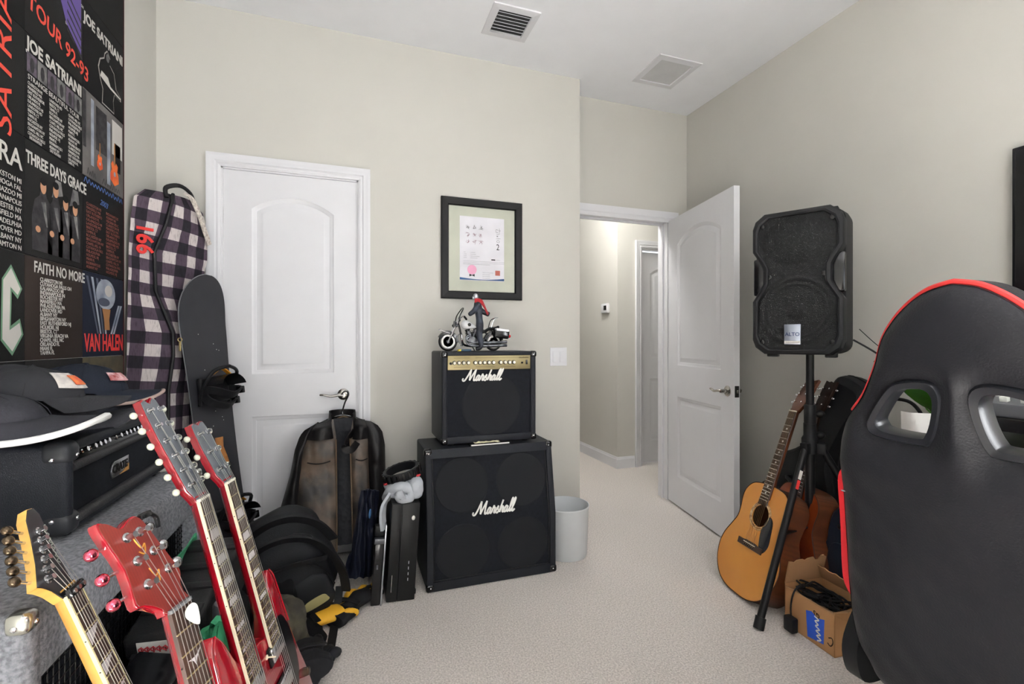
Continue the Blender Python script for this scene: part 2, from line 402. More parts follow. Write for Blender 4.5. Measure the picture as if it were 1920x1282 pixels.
# ceiling vents
vt = thing('ceiling_vent', 'white square air vent with dark louvre slats in the ceiling', 'vent', M=T(.807, 2.378, ZC))
fr = B()
fr.loft([[(s*a[0], s*a[1], z) for a in ((-1, -1), (1, -1), (1, 1), (-1, 1))] for s, z in ((.127, 0), (.125, -.006), (.090, -.010), (.088, -.002), (.088, .0))], cap=False)
fr.build('frame', M_white, vt, smooth=0)
B().box(-.088, .088, -.088, .088, -.0015, -.0005).build('duct', mat('duct_dark', (70, 70, 70), .9), vt)
sl = B().box(-.088, .088, -.011, .011, -.0008, .0008, M=RX(38))
s0 = None
for i in range(7):
    y = -.075+.025*i
    if s0 is None: s0 = sl.build('slat', M_white, vt, smooth=0, loc=(0, y, -.0085))
    else:
        c = s0.copy(); C.objects.link(c); c.parent = vt; c.location = (0, y, -.0085)
v2 = thing('ceiling_speaker_grille', 'white flush panel with a fine grey grille in the ceiling near the hall door', 'ceiling grille', M=T(1.876, 2.498, ZC))
B().loft([[(s*a[0], s*a[1], z) for a in ((-1, -1), (1, -1), (1, 1), (-1, 1))] for s, z in ((.153, 0), (.151, -.005), (.114, -.008), (.112, -.002))], cap=False).build('frame', M_white, v2, smooth=0)
B().box(-.112, .112, -.112, .112, -.003, -.001).build('grille', mat('white_perforated', (196, 196, 196), .8, bump=.8, bscale=260, kind='voronoi'), v2)
# hall ceiling lamp
hl = thing('hall_lamp', 'round white flush ceiling lamp in the hall', 'lamp', M=T(1.75, 3.45, ZC))
B().lathe([(0, 0), (.15, 0), (.15, -.02), (.14, -.025), (0, -.025)], 32).build('base', M_white, hl)
B().lathe([(.135, -.025), (.125, -.05), (.09, -.075), (.05, -.086), (0, -.09)], 32).build('shade', mat('lit_opal_glass', (255, 250, 240), .4, emit=2.5), hl)
ll = bpy.data.lights.new('hall_lamp_light', 'POINT'); ll.energy = 25; ll.shadow_soft_size = .14; ll.color = (1, .985, .97)
lo = bpy.data.objects.new('hall_lamp_light', ll); C.objects.link(lo); lo.location = (1.75, 3.45, ZC-.22)
# unseen ceiling lamp, added behind the camera to brighten the room
rl = thing('added_ceiling_lamp', 'unseen round opal flush ceiling lamp added in the middle of the room', 'lamp', M=T(.75, -.2, ZC))
B().lathe([(0, 0), (.2, 0), (.2, -.02), (.19, -.03), (0, -.03)], 32).build('base', M_white, rl)
B().lathe([(.185, -.03), (.17, -.06), (.12, -.09), (.06, -.103), (0, -.106)], 32).build('shade', MATS['lit_opal_glass'], rl)
l3 = bpy.data.lights.new('added_ceiling_light', 'POINT'); l3.energy = 4; l3.shadow_soft_size = .2; l3.color = (1, .985, .97)
lo = bpy.data.objects.new('added_ceiling_light', l3); C.objects.link(lo); lo.location = (.75, -.2, ZC-.33)
# light switch, thermostat
sw = thing('light_switch', 'white double rocker light switch beside the hall doorway', 'light switch', M=T(1.251, YB, 1.067))
B().box(-.058, .058, -.006, 0, -.058, .058, .003).build('plate', M_white, sw)
for x in (-.024, .024): B().box(-.017, .017, -.004, .0, -.034, .034, .0015, M=T(x, -.006, 0) @ RX(3)).build('rocker', M_white, sw)
th = thing('thermostat', 'small white thermostat with dark display on the hall wall', 'thermostat', M=P(1137, 578, x=HX) and T(*P(1137, 578, x=HX)))
B().box(-.028, 0, -.06, .06, -.045, .045, .006).build('case', M_white, th)
B().box(-.030, -.027, -.045, .005, -.02, .025, .001).build('display', M_blackgloss, th)
# ------------------------------------------------------------------ amplifier stack against the back wall
def script_logo(parent, M, wid, m=M_whiteprint):
    """white script lettering drawn as brush strokes"""
    st = [
        [(-.30, .22), (-.34, .10), (-.24, .0), (-.10, .06), (.06, .45), (.20, 1.0)],
        [(.20, 1.0), (.25, .55), (.33, .03)],
        [(.33, .03), (.48, .5), (.66, 1.0)],
        [(.66, 1.0), (.66, .5), (.70, .08), (.78, .02), (.86, .10)],
        [(1.16, .40), (1.02, .46), (.90, .22), (.95, .02), (1.08, .10), (1.17, .44)], [(1.17, .44), (1.15, .12), (1.22, .02), (1.30, .12)],
        [(1.30, .12), (1.40, .58), (1.43, .42), (1.56, .44)], [(1.56, .44), (1.50, .12), (1.55, .02), (1.63, .10)],
        [(1.63, .10), (1.80, .52), (1.80, .30), (1.90, .14), (1.80, .0), (1.68, .06)],
        [(1.86, .06), (2.0, .25), (2.12, .95)], [(2.12, .95), (2.06, .5), (2.02, .02)], [(2.03, .12), (2.16, .45), (2.27, .36), (2.24, .08), (2.32, .03), (2.40, .12)],
        [(2.66, .40), (2.52, .46), (2.40, .22), (2.45, .02), (2.58, .10), (2.67, .44)], [(2.67, .44), (2.65, .12), (2.72, .02), (2.80, .12)],
        [(2.80, .12), (2.95, .5), (3.02, .95), (2.95, .98), (2.88, .5), (2.90, .04), (3.0, .06)],
        [(3.0, .06), (3.18, .5), (3.25, .95), (3.18, .98), (3.11, .5), (3.13, .04), (3.24, .04), (3.34, .16)],
    ]
    b = B(); k = wid/3.75
    for s_ in st:
        pts = catmull([((x+.33*y)*k, y*k*1.05, 0) for x, y in s_], 5)
        b.tube(pts, [k*.075]*len(pts), 6)
    b.bm.verts.ensure_lookup_table()
    for v in b.bm.verts: v.co.z = v.co.z*.5
    return b.build('logo', m, parent, M=M @ T(-1.85*k, -.5*k, 0))
FX = Matrix(((1, 0, 0, 0), (0, 0, -1, 0), (0, 1, 0, 0), (0, 0, 0, 1)))     # flat art (x, y, out) -> (x, z, -y out)

cw, cdp, ch = .651, .34, .648
cab = thing('speaker_cabinet', 'large black angled guitar speaker cabinet standing on the carpet', 'speaker cabinet', loc=(.337, 2.192, 0))
prof = [(0, .004), (0, .30), (.060, ch), (cdp, ch), (cdp, .004)]
PM = Matrix(((0, 0, 1, 0), (1, 0, 0, 0), (0, 1, 0, 0), (0, 0, 0, 1)))     # prism(y,z | x)
body = B()
for a, b_ in ((0, .034), (cw-.034, cw)): body.prism(prof, a, b_, .009, M=PM)
def sl_prof(off, z0, z1):   # a front strip following the slant
    def fy(z): return off+(0 if z <= .30 else (z-.30)*.060/(ch-.30))
    zs = [z0]+([.30] if z0 < .30 < z1 else [])+[z1]
    return [(fy(z), z) for z in zs]
body.prism([(0, .004), (0, .045), (cdp, .045), (cdp, .004)], .02, cw-.02, .006, M=PM)
body.prism(sl_prof(0, ch-.042, ch)+[(cdp, ch), (cdp, ch-.042)], .02, cw-.02, .006, M=PM)
body.box(.02, cw-.02, cdp-.02, cdp-.004, .02, ch-.02)
body.build('body', M_tolex, cab)
gr = B(); g = sl_prof(.014, .04, ch-.036)
gr.prism(g+[(p[0]+.012, p[1]) for p in g[::-1]], .03, cw-.03, .0, M=PM); gr.build('grille', M_grille, cab)
# speakers felt through the cloth as shallow rings
for i, (x, z) in enumerate(((.175, .165), (.478, .165), (.175, .475), (.478, .475))):
    tilt = 0 if z < .3 else -math.degrees(math.atan(.060/(ch-.30)))
    y = .0125+(0 if z < .3 else (z-.30)*.060/(ch-.30))
    B().lathe([(.132, 0), (.132, .0012), (.127, .003), (.122, .0015), (.06, .0006), (0, .0006)], 40, M=T(x, y, z) @ RX(tilt) @ RX(90)).build('speaker_cone', mat('grille_cloth_taut', (20, 21, 25), .8, bump=.4, bscale=700, spec=.25), cab)
pip = B()
for a in (.036, cw-.036): pip.tube([(a, .010, .046), (a, .010, .30), (a, .066, ch-.042)], .0025, 6)
pip.tube([(.036, .010, .046), (cw-.036, .010, .046)], .0025, 6); pip.tube([(.036, .066, ch-.042), (cw-.036, .066, ch-.042)], .0025, 6)
pip.build('piping', M_blackplastic, cab)
for x in (0, cw):
    for (y, z, s) in ((.0, .004, 1), (.060, ch, -1)):
        sx = 1 if x == 0 else -1
        B().box(-.003 if sx > 0 else -.036, .036 if sx > 0 else .003, -.004, .034, -.002 if s > 0 else -.034, .034 if s > 0 else .002, .010, 3, M=T(x, y, z)).build('corner', M_blackgloss, cab)
        B().ell((x+sx*.018, y-.004, z+s*.018), (.004, .003, .004), 8, 6).build('rivet', M_bright, cab)
script_logo(cab, T(.345, .012+(.358-.30)*.172, .358) @ RX(-9.8) @ FX @ T(0, 0, .004), .215)

# combo amplifier on top
ky = 2.285
com = thing('combo_amplifier', 'black combo guitar amplifier with a gold control panel on the cabinet', 'amplifier', loc=(.424, ky, .660))
kw, kd, kh = .492, .31, .452
b = B()
b.box(0, .030, 0, kd, 0, kh, .010, 3).box(kw-.030, kw, 0, kd, 0, kh, .010, 3).box(.02, kw-.02, 0, kd, 0, .036, .006).box(.02, kw-.02, 0, kd, kh-.020, kh, .006).box(.02, kw-.02, kd-.02, kd-.004, .02, kh-.02)
b.build('body', M_tolex, com)
B().box(.026, kw-.026, .012, .022, .03, .362).build('grille', M_grille, com)
B().lathe([(.155, 0), (.155, .0012), (.149, .003), (.143, .0012), (0, .0008)], 48, M=T(kw*.52, .0115, .185) @ RX(90)).build('speaker_cone', MATS['grille_cloth_taut'], com)
cp = B().box(.030, kw-.030, .006, .030, .362, .434, .0015).build('control_panel', mat('gold_panel', (142, 130, 94), .42, .5, bump=.03, bscale=300, rgb2=(124, 112, 78), vscale=5), com)
M_knob = mat('silver_knob', (214, 208, 192), .3, .5)
kx = [.062+.0235*i for i in range(4)]+[.168+.0235*i for i in range(5)]+[.300+.0235*i for i in range(4)]
for x in kx:
    kb = B().lathe([(0, 0), (.0085, 0), (.0075, .012), (.0062, .013), (0, .013)], 14, M=T(x, .006, .397) @ RX(90)).build('knob', M_knob, com)
    B().lathe([(.0105, 0), (.0105, .003), (.0085, .004), (0, .004)], 14, M=T(x, .006, .397) @ RX(90)).build('knob_skirt', M_blackplastic, kb)
for x, r in ((.044, .0065), (.416, .005)): B().lathe([(0, 0), (r, 0), (r, .004), (r*.5, .004), (0, .001)], 14, M=T(x, .006, .394) @ RX(90)).build('jack_socket', M_blackgloss, com)
B().box(.436, .446, .002, .008, .385, .408, .001).build('power_switch', M_blackgloss, com)
for x0, x1, z in ((.06, .14, .421), (.17, .40, .421), (.06, .14, .376), (.17, .27, .376), (.30, .38, .376)): B().box(x0, x1, .0050, .0062, z-.0006, z+.0006).build('panel_line', mat('panel_ink', (60, 50, 30), .6), com)
scribble('panel_lettering', MATS['panel_ink'], com, T(.400, .0056, .417) @ FX, .052, .009, 8, .0011, 3)
script_logo(com, T(.222, .0115, .335) @ FX @ T(0, 0, .004), .205)
for x in (0, kw):
    for z, s in ((0, 1), (kh, -1)):
        sx = 1 if x == 0 else -1
        B().box(-.003 if sx > 0 else -.030, .030 if sx > 0 else .003, -.004, .030, -.003 if s > 0 else -.030, .030 if s > 0 else .003, .010, 3, M=T(x, 0, z)).build('corner', M_blackgloss, com)
        B().ell((x+sx*.015, -.004, z+s*.017), (.0045, .003, .0045), 8, 6).build('rivet', M_bright, com)
for x in (.05, kw-.05):
    for y in (.04, kd-.04): B().lathe([(0, -.012), (.016, -.012), (.018, 0), (0, 0)], 14, M=T(x, y, 0)).build('foot', M_blackplastic, com)

# papers lying on the cabinet edge, under the combo
nb = thing('notebook', 'white paged notebook with dark cover lying under the combo amplifier', 'notebook', M=T(.565, 2.258, .6485) @ RZ(2) @ S(1, 1, .55))
B().box(-.005, .205, -.004, .14, 0, .0025, .0005).box(-.005, .205, -.004, .14, .0165, .019, .0005).box(-.006, -.003, -.004, .14, 0, .019).build('cover', M_blackplastic, nb)
B().box(0, .198, 0, .135, .0027, .0163, .0008).build('pages', mat('paper', (232, 230, 226), .85), nb)
cpp = thing('crumpled_paper', 'crumpled cream paper wedged behind the notebook under the combo amplifier', 'paper', M=T(.645, 2.268, .6597))
B().grid(lambda u, v: ((u-.5)*.13, (v-.5)*.026, .005+.006*noise.noise(Vector((u*7, v*4, 1)))), 14, 6, .001).build('sheet', mat('cream_paper', (206, 198, 166), .85), cpp)

# ------------------------------------------------------------------ framed certificate
pf = thing('picture_frame', 'black framed certificate behind glass on the back wall', 'framed certificate', loc=(.502, YB, 1.414))
fw_, fh_ = .498, .592
fo = [(0, 0), (fw_, 0), (fw_, fh_), (0, fh_)]
def rect_ring(d, y): return [(d, y, d), (fw_-d, y, d), (fw_-d, y, fh_-d), (d, y, fh_-d)]
B().loft([rect_ring(0, 0), rect_ring(0, -.022), rect_ring(.004, -.026), rect_ring(.040, -.022), rect_ring(.045, -.016), rect_ring(.045, -.006)], cap=False).build('frame', mat('black_frame_wood', (15, 14, 15), .4, bump=.05, bscale=90), pf, smooth=0)
B().box(.04, fw_-.04, -.006, -.002, .04, fh_-.04).build('mat_board', mat('pale_green_board', (203, 205, 190), .9), pf)
ct = B().box(.112, .386, -.0075, -.0062, .112, .490).build('certificate', mat('certificate_paper', (236, 234, 240), .85), pf)
fl = FX
ink = mat('dark_ink', (46, 44, 50), .8); pink = mat('pink_ink', (236, 170, 200), .8); mag = mat('plum_ink', (150, 96, 118), .8); gry = mat('grey_ink', (170, 168, 176), .8); bli = mat('blue_ink', (52, 88, 136), .8); seal = mat('seal_ink', (186, 104, 92), .8)
def onp(name, s, size, m, x, z, sx=1.0):
    if name == 'line': return scribble(name, m, ct, T(x, -.0077, z) @ FX, len(s)*size*.52*sx, size*.62, max(3, len(s)), .0005, len(s))
    return lettering(name, s, size, m, ct, T(x, -.0077, z) @ FX, ext=.0001, sx=sx)
rnd = random.Random(3)
for r_ in range(3):
    for c_ in range(3):
        mm = ink if r_ == 0 else mag
        g_ = B(); cx, cz = .160+.040*c_, .424-.041*r_
        for q in range(6):
            a = rnd.uniform(0, PI); l = rnd.uniform(.006, .014); ox, oz = rnd.uniform(-.008, .008), rnd.uniform(-.008, .008)
            g_.tube([(cx+ox-l*math.cos(a), -.0078, cz+oz-l*math.sin(a)), (cx+ox, -.0078, cz+oz+.001), (cx+ox+l*math.cos(a), -.0078, cz+oz+l*math.sin(a))], [.0006, .0016, .0005], 5, flat=.3)
        g_.build('brush_character', mm, ct)
g_ = B()
for x0, z0, x1, z1 in ((.335, .425, .350, .420), (.335, .425, .334, .405), (.334, .405, .349, .409), (.356, .432, .356, .402), (.356, .418, .364, .418), (.336, .396, .360, .398), (.338, .388, .348, .378), (.348, .388, .338, .378), (.334, .368, .364, .370)):
    g_.tube([(x0, -.0078, z0), ((x0+x1)/2, -.0078, (z0+z1)/2), (x1, -.0078, z1)], [.0009, .0018, .0007], 5, flat=.3)
for k in range(10): 
    a0, a1 = 2*PI*k/10, 2*PI*(k+1)/10
    g_.tube([(.348+.009*math.cos(a0), -.0078, .352+.007*math.sin(a0)), (.348+.009*math.cos(a1), -.0078, .352+.007*math.sin(a1))], .0012, 5, flat=.3)
g_.build('brush_title', ink, ct)
onp('number', '2', .052, ink, .336, .300, .8)
for i, (x, z, s) in enumerate(((.135, .275, '---'), (.135, .264, '----'), (.135, .253, '----'), (.135, .243, '----'), (.175, .275, '-------'), (.175, .264, '--------'), (.175, .253, '-------------'), (.175, .243, '----------'))): onp('line', s, .0085, gry, x, z)
B().box(.305, .330, -.0079, -.0074, .236, .243).build('stamp_bar', ink, ct); onp('line', '-----', .010, gry, .334, .236)
for k in range(3): onp('line', '-'*52, .0068, gry, .132, .224-.009*k, 1.4 if k < 2 else .9)
rs = B().lathe([(0, 0), (.026, 0), (.0285, .0004), (0, .0006)], 20, M=T(.186, -.0076, .175) @ RX(90)).build('rosette', pink, ct)
B().prism([(-.016, -.010), (0, -.003), (.016, -.010), (.016, .006), (0, 0), (-.016, .006)], 0, .0004, M=T(.186, -.0078, .144) @ FX).build('bow', M_blackplastic, ct)
B().box(.330, .360, -.0079, -.0074, .146, .176).build('seal', seal, ct)
for k in range(4): onp('line', '-'*13, .010 if k == 0 else .007, gry, .250, .158-.011*k)
bw = [(.112, .114)]+[(.112+.274*i/12, .128-.010*math.sin(PI*i/12)) for i in range(13)]+[(.386, .114)]
B().prism([(p[0], p[1]) for p in bw], .0076, .0080, M=FX).build('blue_band', bli, ct)
B().box(.045, fw_-.045, -.0135, -.012, .045, fh_-.045).build('glass', mat('picture_glass', (255, 255, 255), .0, trans=1.0, spec=.0), pf, smooth=0)
MATS['picture_glass'].node_tree.nodes['Principled BSDF'].inputs['IOR'].default_value = 1.03

# ------------------------------------------------------------------ white waste bin
bn = thing('waste_bin', 'frosted white plastic waste bin beside the speaker cabinet', 'waste bin', loc=(1.125, 2.372, 0))
B().lathe([(0, .004), (.108, .004), (.112, .0), (.116, .006), (.126, .262), (.129, .266), (.129, .272), (.125, .272), (.122, .262), (.110, .010), (0, .008)], 40).build('shell', mat('frosted_plastic', (226, 229, 231), .45, trans=.25, spec=.3), bn)

# ------------------------------------------------------------------ toy motorcycle with a rider, on the combo
mc = thing('toy_motorcycle', 'black and white toy motorcycle with whitewall tyres on the combo amplifier', 'toy motorcycle', M=T(.477, 2.405, 1.113) @ S(1.0, 1, 1))
M_rub = mat('toy_rubber', (20, 20, 21), .7); M_ww = mat('whitewall', (226, 224, 220), .6); M_tankw = mat('toy_white', (226, 226, 228), .25)
M_eng = mat('toy_engine_metal', (120, 122, 126), .3, .9, rgb2=(64, 66, 70), vscale=40); M_gunm = mat('toy_dark_metal', (42, 43, 46), .4, .5)
def wheel(x, r, name):
    w_ = B().torus((x, 0, r), r-.013, .013, 'Y', 36, 12).build(name, M_rub, mc)
    for s in (-1, 1): B().lathe([(r-.026, 0), (r-.026, .003), (r-.011, .003), (r-.011, 0)], 36, M=T(x, s*.0095, r) @ RX(-90*s)).build('whitewall', M_ww, w_)
    B().torus((x, 0, r), r-.027, .0035, 'Y', 36, 8).build('rim', M_bright, w_)
    sp = B()
    for i in range(12):
        a = 2*PI*i/12; sp.cyl((x, .004*(-1)**i, r), (x+(r-.027)*math.cos(a), 0, r+(r-.027)*math.sin(a)), .0011, 5)
    sp.build('spokes', M_bright, w_); B().cyl((x, -.012, r), (x, .012, r), .010, 16).build('hub', M_eng, w_)
wheel(0.0, .056, 'front_wheel'); wheel(.275, .054, 'rear_wheel')
def fender(x, r, a0, a1, wd, name, m):
    pr = []
    for i in range(15):
        a = R(a0+(a1-a0)*i/14); pr.append((x+(r)*math.cos(a), r-.0+.0, (r)*math.sin(a)))
    rings = []
    for i in range(15):
        a = R(a0+(a1-a0)*i/14); ca, sa = math.cos(a), math.sin(a)
        rings.append([(x+(r+h)*ca, yy, .056+(r+h)*sa) for yy, h in ((-wd, -.016), (-wd*.8, .0), (0, .004), (wd*.8, 0), (wd, -.016), (wd*.75, -.004), (0, .001), (-wd*.75, -.004))])
    B().loft(rings).build(name, m, mc)
fender(0, .060, -5, 155, .017, 'front_fender', M_blackgloss); fender(.275, .060, 10, 165, .019, 'rear_fender', M_blackgloss)
fk = B()
for s in (-1, 1): fk.cyl((0, s*.016, .056), (.063, s*.016, .185), .0045, 10); fk.cyl((-.003, s*.016, .050), (.03, s*.016, .118), .0062, 10)
fk.build('fork', M_bright, mc)
gd = B().tube([(-.052, -.014, .124), (-.02, -.014, .112), (.01, -.014, .105)], .0025, 6).tube([(-.052, .014, .124), (-.02, .014, .112), (.01, .014, .105)], .0025, 6)
gd.tube([(-.052, -.014, .124), (-.045, 0, .127), (-.052, .014, .124)], .0025, 6); gd.build('fender_guard', M_bright, mc)
B().lathe([(0, .02), (.014, .016), (.022, .004), (.023, -.004), (.0, -.003)], 20, M=T(.040, 0, .155) @ RY(-90) @ RX(0) @ S(1, 1, -1)).build('headlight', M_eng, mc)
for s in (-1, 1): B().ell((.043, s*.034, .150), (.012, .011, .011), 12, 8).build('spot_lamp', M_eng, mc)
ws = catmull([(.055, -.045, .165), (.062, -.048, .205), (.085, -.030, .245), (.088, 0, .252), (.085, .030, .245), (.062, .048, .205), (.055, .045, .165)], 5)
wsh = B().tube(ws, .0035, 6).build('windshield_frame', M_blackgloss, mc)
def wsf(u, v):
    a = (u-.5)*2; z = .165+v*.085*(1-.25*a*a); return (.055+v*.033, a*.045*(1-.35*v), z)
B().grid(wsf, 8, 6, .001).build('windshield', mat('clear_plastic', (240, 244, 246), .05, trans=.95), mc)
hb = catmull([(.085, -.075, .190), (.085, -.050, .205), (.070, -.02, .19), (.068, 0, .185), (.070, .02, .19), (.085, .050, .205), (.085, .075, .190)], 5)
B().tube(hb, .0035, 6).build('handlebar', M_bright, mc)
for s in (-1, 1): B().cyl((.085, s*.060, .199), (.090, s*.088, .183), .006, 10).build('grip', M_rub, mc)
# tank
def egg(c, L_, wd, h, nx=12, ns=14, k=.55):
    rings = []
    for i in range(nx+1):
        t = i/nx; sc = max(.02, math.sin(PI*min(1, max(0, t))**k)); x = c[0]+L_*(t-.5)
        rings.append([(x, c[1]+wd*sc*math.cos(2*PI*j/ns), c[2]+h*sc*math.sin(2*PI*j/ns)) for j in range(ns)])
    return rings
tk = B().loft(egg((.128, 0, .150), .105, .030, .026), M=T(.128, 0, .15) @ RY(14) @ T(-.128, 0, -.15)).build('fuel_tank', M_tankw, mc)
for s in (-1, 1): B().lathe([(0, 0), (.010, 0), (.010, .0015), (0, .002)], 16, M=T(.122, s*.0295, .155) @ RX(-90*s)).build('tank_badge', M_blackgloss, tk)
fm = B().tube(catmull([(.062, 0, .165), (.08, 0, .09), (.10, 0, .035), (.2, 0, .032), (.24, 0, .06), (.225, 0, .115), (.17, 0, .135)], 5), .006, 8)
fm.build('frame', M_blackgloss, mc)
en = B()
for q, an in ((.118, -20), (.165, 22)):
    for i in range(6): en.lathe([(0, 0), (.021, 0), (.021, .0035), (0, .0035)], 18, M=T((.118+.165)/2, 0, .058) @ RY(an) @ T(0, 0, .018+.0078*i))
    en.lathe([(0, 0), (.013, 0), (.013, .05), (.018, .062), (0, .066)], 14, M=T((.118+.165)/2, 0, .058) @ RY(an) @ T(0, 0, .012))
en.cyl((.142, -.030, .056), (.142, .030, .056), .028, 20); en.box(.165, .215, -.026, .026, .035, .075, .008)
en.build('engine', M_eng, mc)
for s, dz in ((-1, 0), (-1, .020)):
    B().tube(catmull([(.12, s*.030, .085+dz*.5), (.10, s*.036, .06+dz), (.13, s*.042, .032+dz), (.24, s*.048, .030+dz), (.345, s*.050, .034+dz)], 6), [.005]*14+[.009]*11, 10).build('exhaust', M_eng, mc)
cg = B()
for s in (-1, 1): cg.tube(catmull([(.085, s*.01, .105), (.072, s*.050, .095), (.070, s*.058, .055), (.082, s*.02, .032)], 5), .0033, 6)
cg.build('crash_bar', M_bright, mc)
st_ = catmull([(.165, 0, .130), (.195, 0, .112), (.225, 0, .118), (.25, 0, .132), (.285, 0, .135), (.305, 0, .142)], 4)
B().loft([[(p.x, wv*math.cos(a)*.030*(1 if i > 2 else .6), p.z+.010*math.sin(a)) for a in [2*PI*j/12 for j in range(12)] for wv in (1,)] for i, p in enumerate(st_)]).build('seat', mat('toy_leather', (24, 24, 26), .5), mc)
for s in (-1, 1):
    sb = B().box(.262, .358, s*.050-.020, s*.050+.020, .075, .125, .012, 3, M=T(.31, 0, .1) @ RY(6) @ T(-.31, 0, -.1)).build('saddlebag', M_blackgloss, mc)
    B().box(.272, .352, s*.050-.021, s*.050+.021, .116, .132, .006, 2, M=T(.31, 0, .1) @ RY(6) @ T(-.31, 0, -.1)).build('lid', M_tankw, sb)
    B().ell((.358, s*.050, .088), (.012, .013, .011), 12, 8).build('tail_lamp', mat('red_lens', (176, 28, 28), .2), sb)
sbx = B().tube(catmull([(.255, -.03, .140), (.27, -.032, .185), (.30, -.015, .20), (.30, .015, .20), (.27, .032, .185), (.255, .03, .140)], 5), .0028, 6)
sbx.build('backrest_rail', M_bright, mc)
B().tube([(.13, -.035, .04), (.145, -.062, .003)], .0035, 6).build('side_stand', M_gunm, mc)
sc_ = .88
mc.scale = (sc_, sc_, sc_)

# rider figure standing astride, one continuous body
fg = thing('rider_figure', 'small black clad rider figure with silver head and red scarf on the toy motorcycle', 'action figure', M=T(.590, 2.390, 1.145))
def skin_body(name, verts, edges, radii, m, parent, root=0, lv=2):
    me = bpy.data.meshes.new(name); me.from_pydata(verts, edges, []); me.materials.append(m)
    o = bpy.data.objects.new(name, me); C.objects.link(o); o.parent = parent
    md = o.modifiers.new('skin', 'SKIN'); md.use_smooth_shade = True
    sv = me.skin_vertices[0].data
    for i, r_ in enumerate(radii): sv[i].radius = r_ if isinstance(r_, tuple) else (r_, r_)
    sv[root].use_root = True
    sub(o, lv); return o
fv = [(.052, 0, .105), (.050, 0, .135), (.046, 0, .170), (.040, 0, .205), (.036, 0, .222), (.033, 0, .232),          # pelvis..neck
      (.050, -.020, .100), (.040, -.034, .050), (.052, -.036, .0), (.044, -.038, -.018), (.020, -.038, -.022),            # near leg
      (.054, .020, .100), (.050, .034, .050), (.056, .036, .0), (.040, .038, -.018),                                       # far leg
      (.034, -.036, .205), (.010, -.050, .172), (-.020, -.046, .150),                                                      # near arm to the bars
      (.046, .036, .205), (.075, .050, .180), (.105, .045, .165), (.118, .040, .160)]                                      # far arm, swung back
fe = [(0, 1), (1, 2), (2, 3), (3, 4), (4, 5), (0, 6), (6, 7), (7, 8), (8, 9), (9, 10), (0, 11), (11, 12), (12, 13), (13, 14), (3, 15), (15, 16), (16, 17), (3, 18), (18, 19), (19, 20), (20, 21)]
fr_ = [(.026, .019), (.023, .017), (.029, .020), (.031, .020), (.012, .012), (.009, .009), .020, .017, .013, .012, .009, .020, .017, .013, .012, .018, .014, .011, .018, .015, .013, .016]
skin_body('body', fv, fe, fr_, mat('toy_black_suit', (26, 26, 30), .45, rgb2=(60, 66, 78), vscale=18), fg)
hd = B().ell((.030, 0, .250), (.0135, .0125, .017), 18, 12).ell((.020, 0, .244), (.008, .008, .010), 12, 8).build('head', mat('silver_head', (190, 192, 198), .3, .7), fg)
for s in (-1, 1): B().ell((.0175, s*.005, .252), (.003, .003, .0028), 8, 6).build('eye', M_blackgloss, hd)
B().ribbon(catmull([(.020, -.020, .226), (.046, -.032, .226), (.066, -.034, .200), (.084, -.02, .172), (.092, -.016, .160)], 5), (0, .5, .8), .024, .005).build('scarf', mat('toy_red_cloth', (168, 24, 34), .6), fg)
B().torus((.050, 0, .118), .0, .0, 'Z', 3, 3).build('belt', M_gunm, fg) if False else None
tb = thing('small_toy_box', 'tiny yellow and blue carton lying under the toy motorcycle', 'carton', M=T(.525, 2.375, 1.1125) @ RZ(4))
B().box(0, .016, 0, .02, 0, .010, .001).build('end_panel', mat('carton_yellow', (206, 186, 60), .6), tb)
B().box(.016, .07, 0, .02, 0, .010, .001).build('side_panel', mat('carton_blue', (60, 92, 116), .6), tb)
# ------------------------------------------------------------------ PA loudspeaker on its tripod
def hourglass(w_, h, waist, r, d=0.0, n=5):
    """outline with chamfered corners and a pinched waist, inset d; waist centre slightly above the middle"""
    hw, hh = w_/2-d, h/2-d; wv = waist-d; c = .055
    zc = .035
    right = [(hw-c*.9, -hh), (hw-.012, -hh+.030), (hw, -hh+c+.01), (hw, zc-.115), (wv+.012, zc-.060), (wv, zc-.035), (wv, zc+.035), (wv+.012, zc+.060), (hw, zc+.115), (hw, hh-c-.01), (hw-.012, hh-.030), (hw-c*.9, hh)]
    left = [(-x, y) for x, y in right[::-1]]
    return right+left
pa = thing('loudspeaker', 'large black loudspeaker with mesh grille on a tripod stand', 'loudspeaker', M=frame((1.861, 1.572, 1.425), (.505, -.863, 0), (.863, .505, 0), (0, 0, 1)))
# local: x right (as seen), y depth away from viewer, z up
M_pa = mat('loudspeaker_shell', (30, 30, 32), .55, bump=.4, bscale=500)
M_mesh = mat('loudspeaker_mesh', (20, 20, 21), .36, .2, spec=.35, bump=1.0, bscale=330, kind='voronoi')
FZ = Matrix(((1, 0, 0, 0), (0, 0, 1, 0), (0, 1, 0, 0), (0, 0, 0, 1)))   # (x, z, depth)
W_, H_ = .352, .640
rings = []
for dep, ins in ((.0, .012), (.004, .004), (.012, .0), (.085, -.002)):
    rings.append([(p[0], p[1], dep) for p in hourglass(W_, H_, .132, .03, ins)])
bz = B().loft(rings, cap=False, M=FZ)
# lip turning into the grille
bz.loft([[(p[0], p[1], dep) for p in hourglass(W_, H_, .132, .03, ins)] for dep, ins in ((.0, .012), (-.003, .016), (.0, .022), (.008, .024))], cap=False, M=FZ)
bz.build('bezel', M_pa, pa, smooth=30)
rr0 = rrect(-W_/2, W_/2, -H_/2+.002, H_/2-.002, .045, 5)
back = B().loft([[(p[0]*s, p[1]*t, dep) for p in rr0] for dep, s, t in ((.075, .78, .985), (.0755, .995, .995), (.14, 1.05, 1.0), (.22, 1.06, .995), (.30, .80, .96), (.325, .70, .93))], M=FZ)
back.build('rear_shell', M_pa, pa, smooth=30)
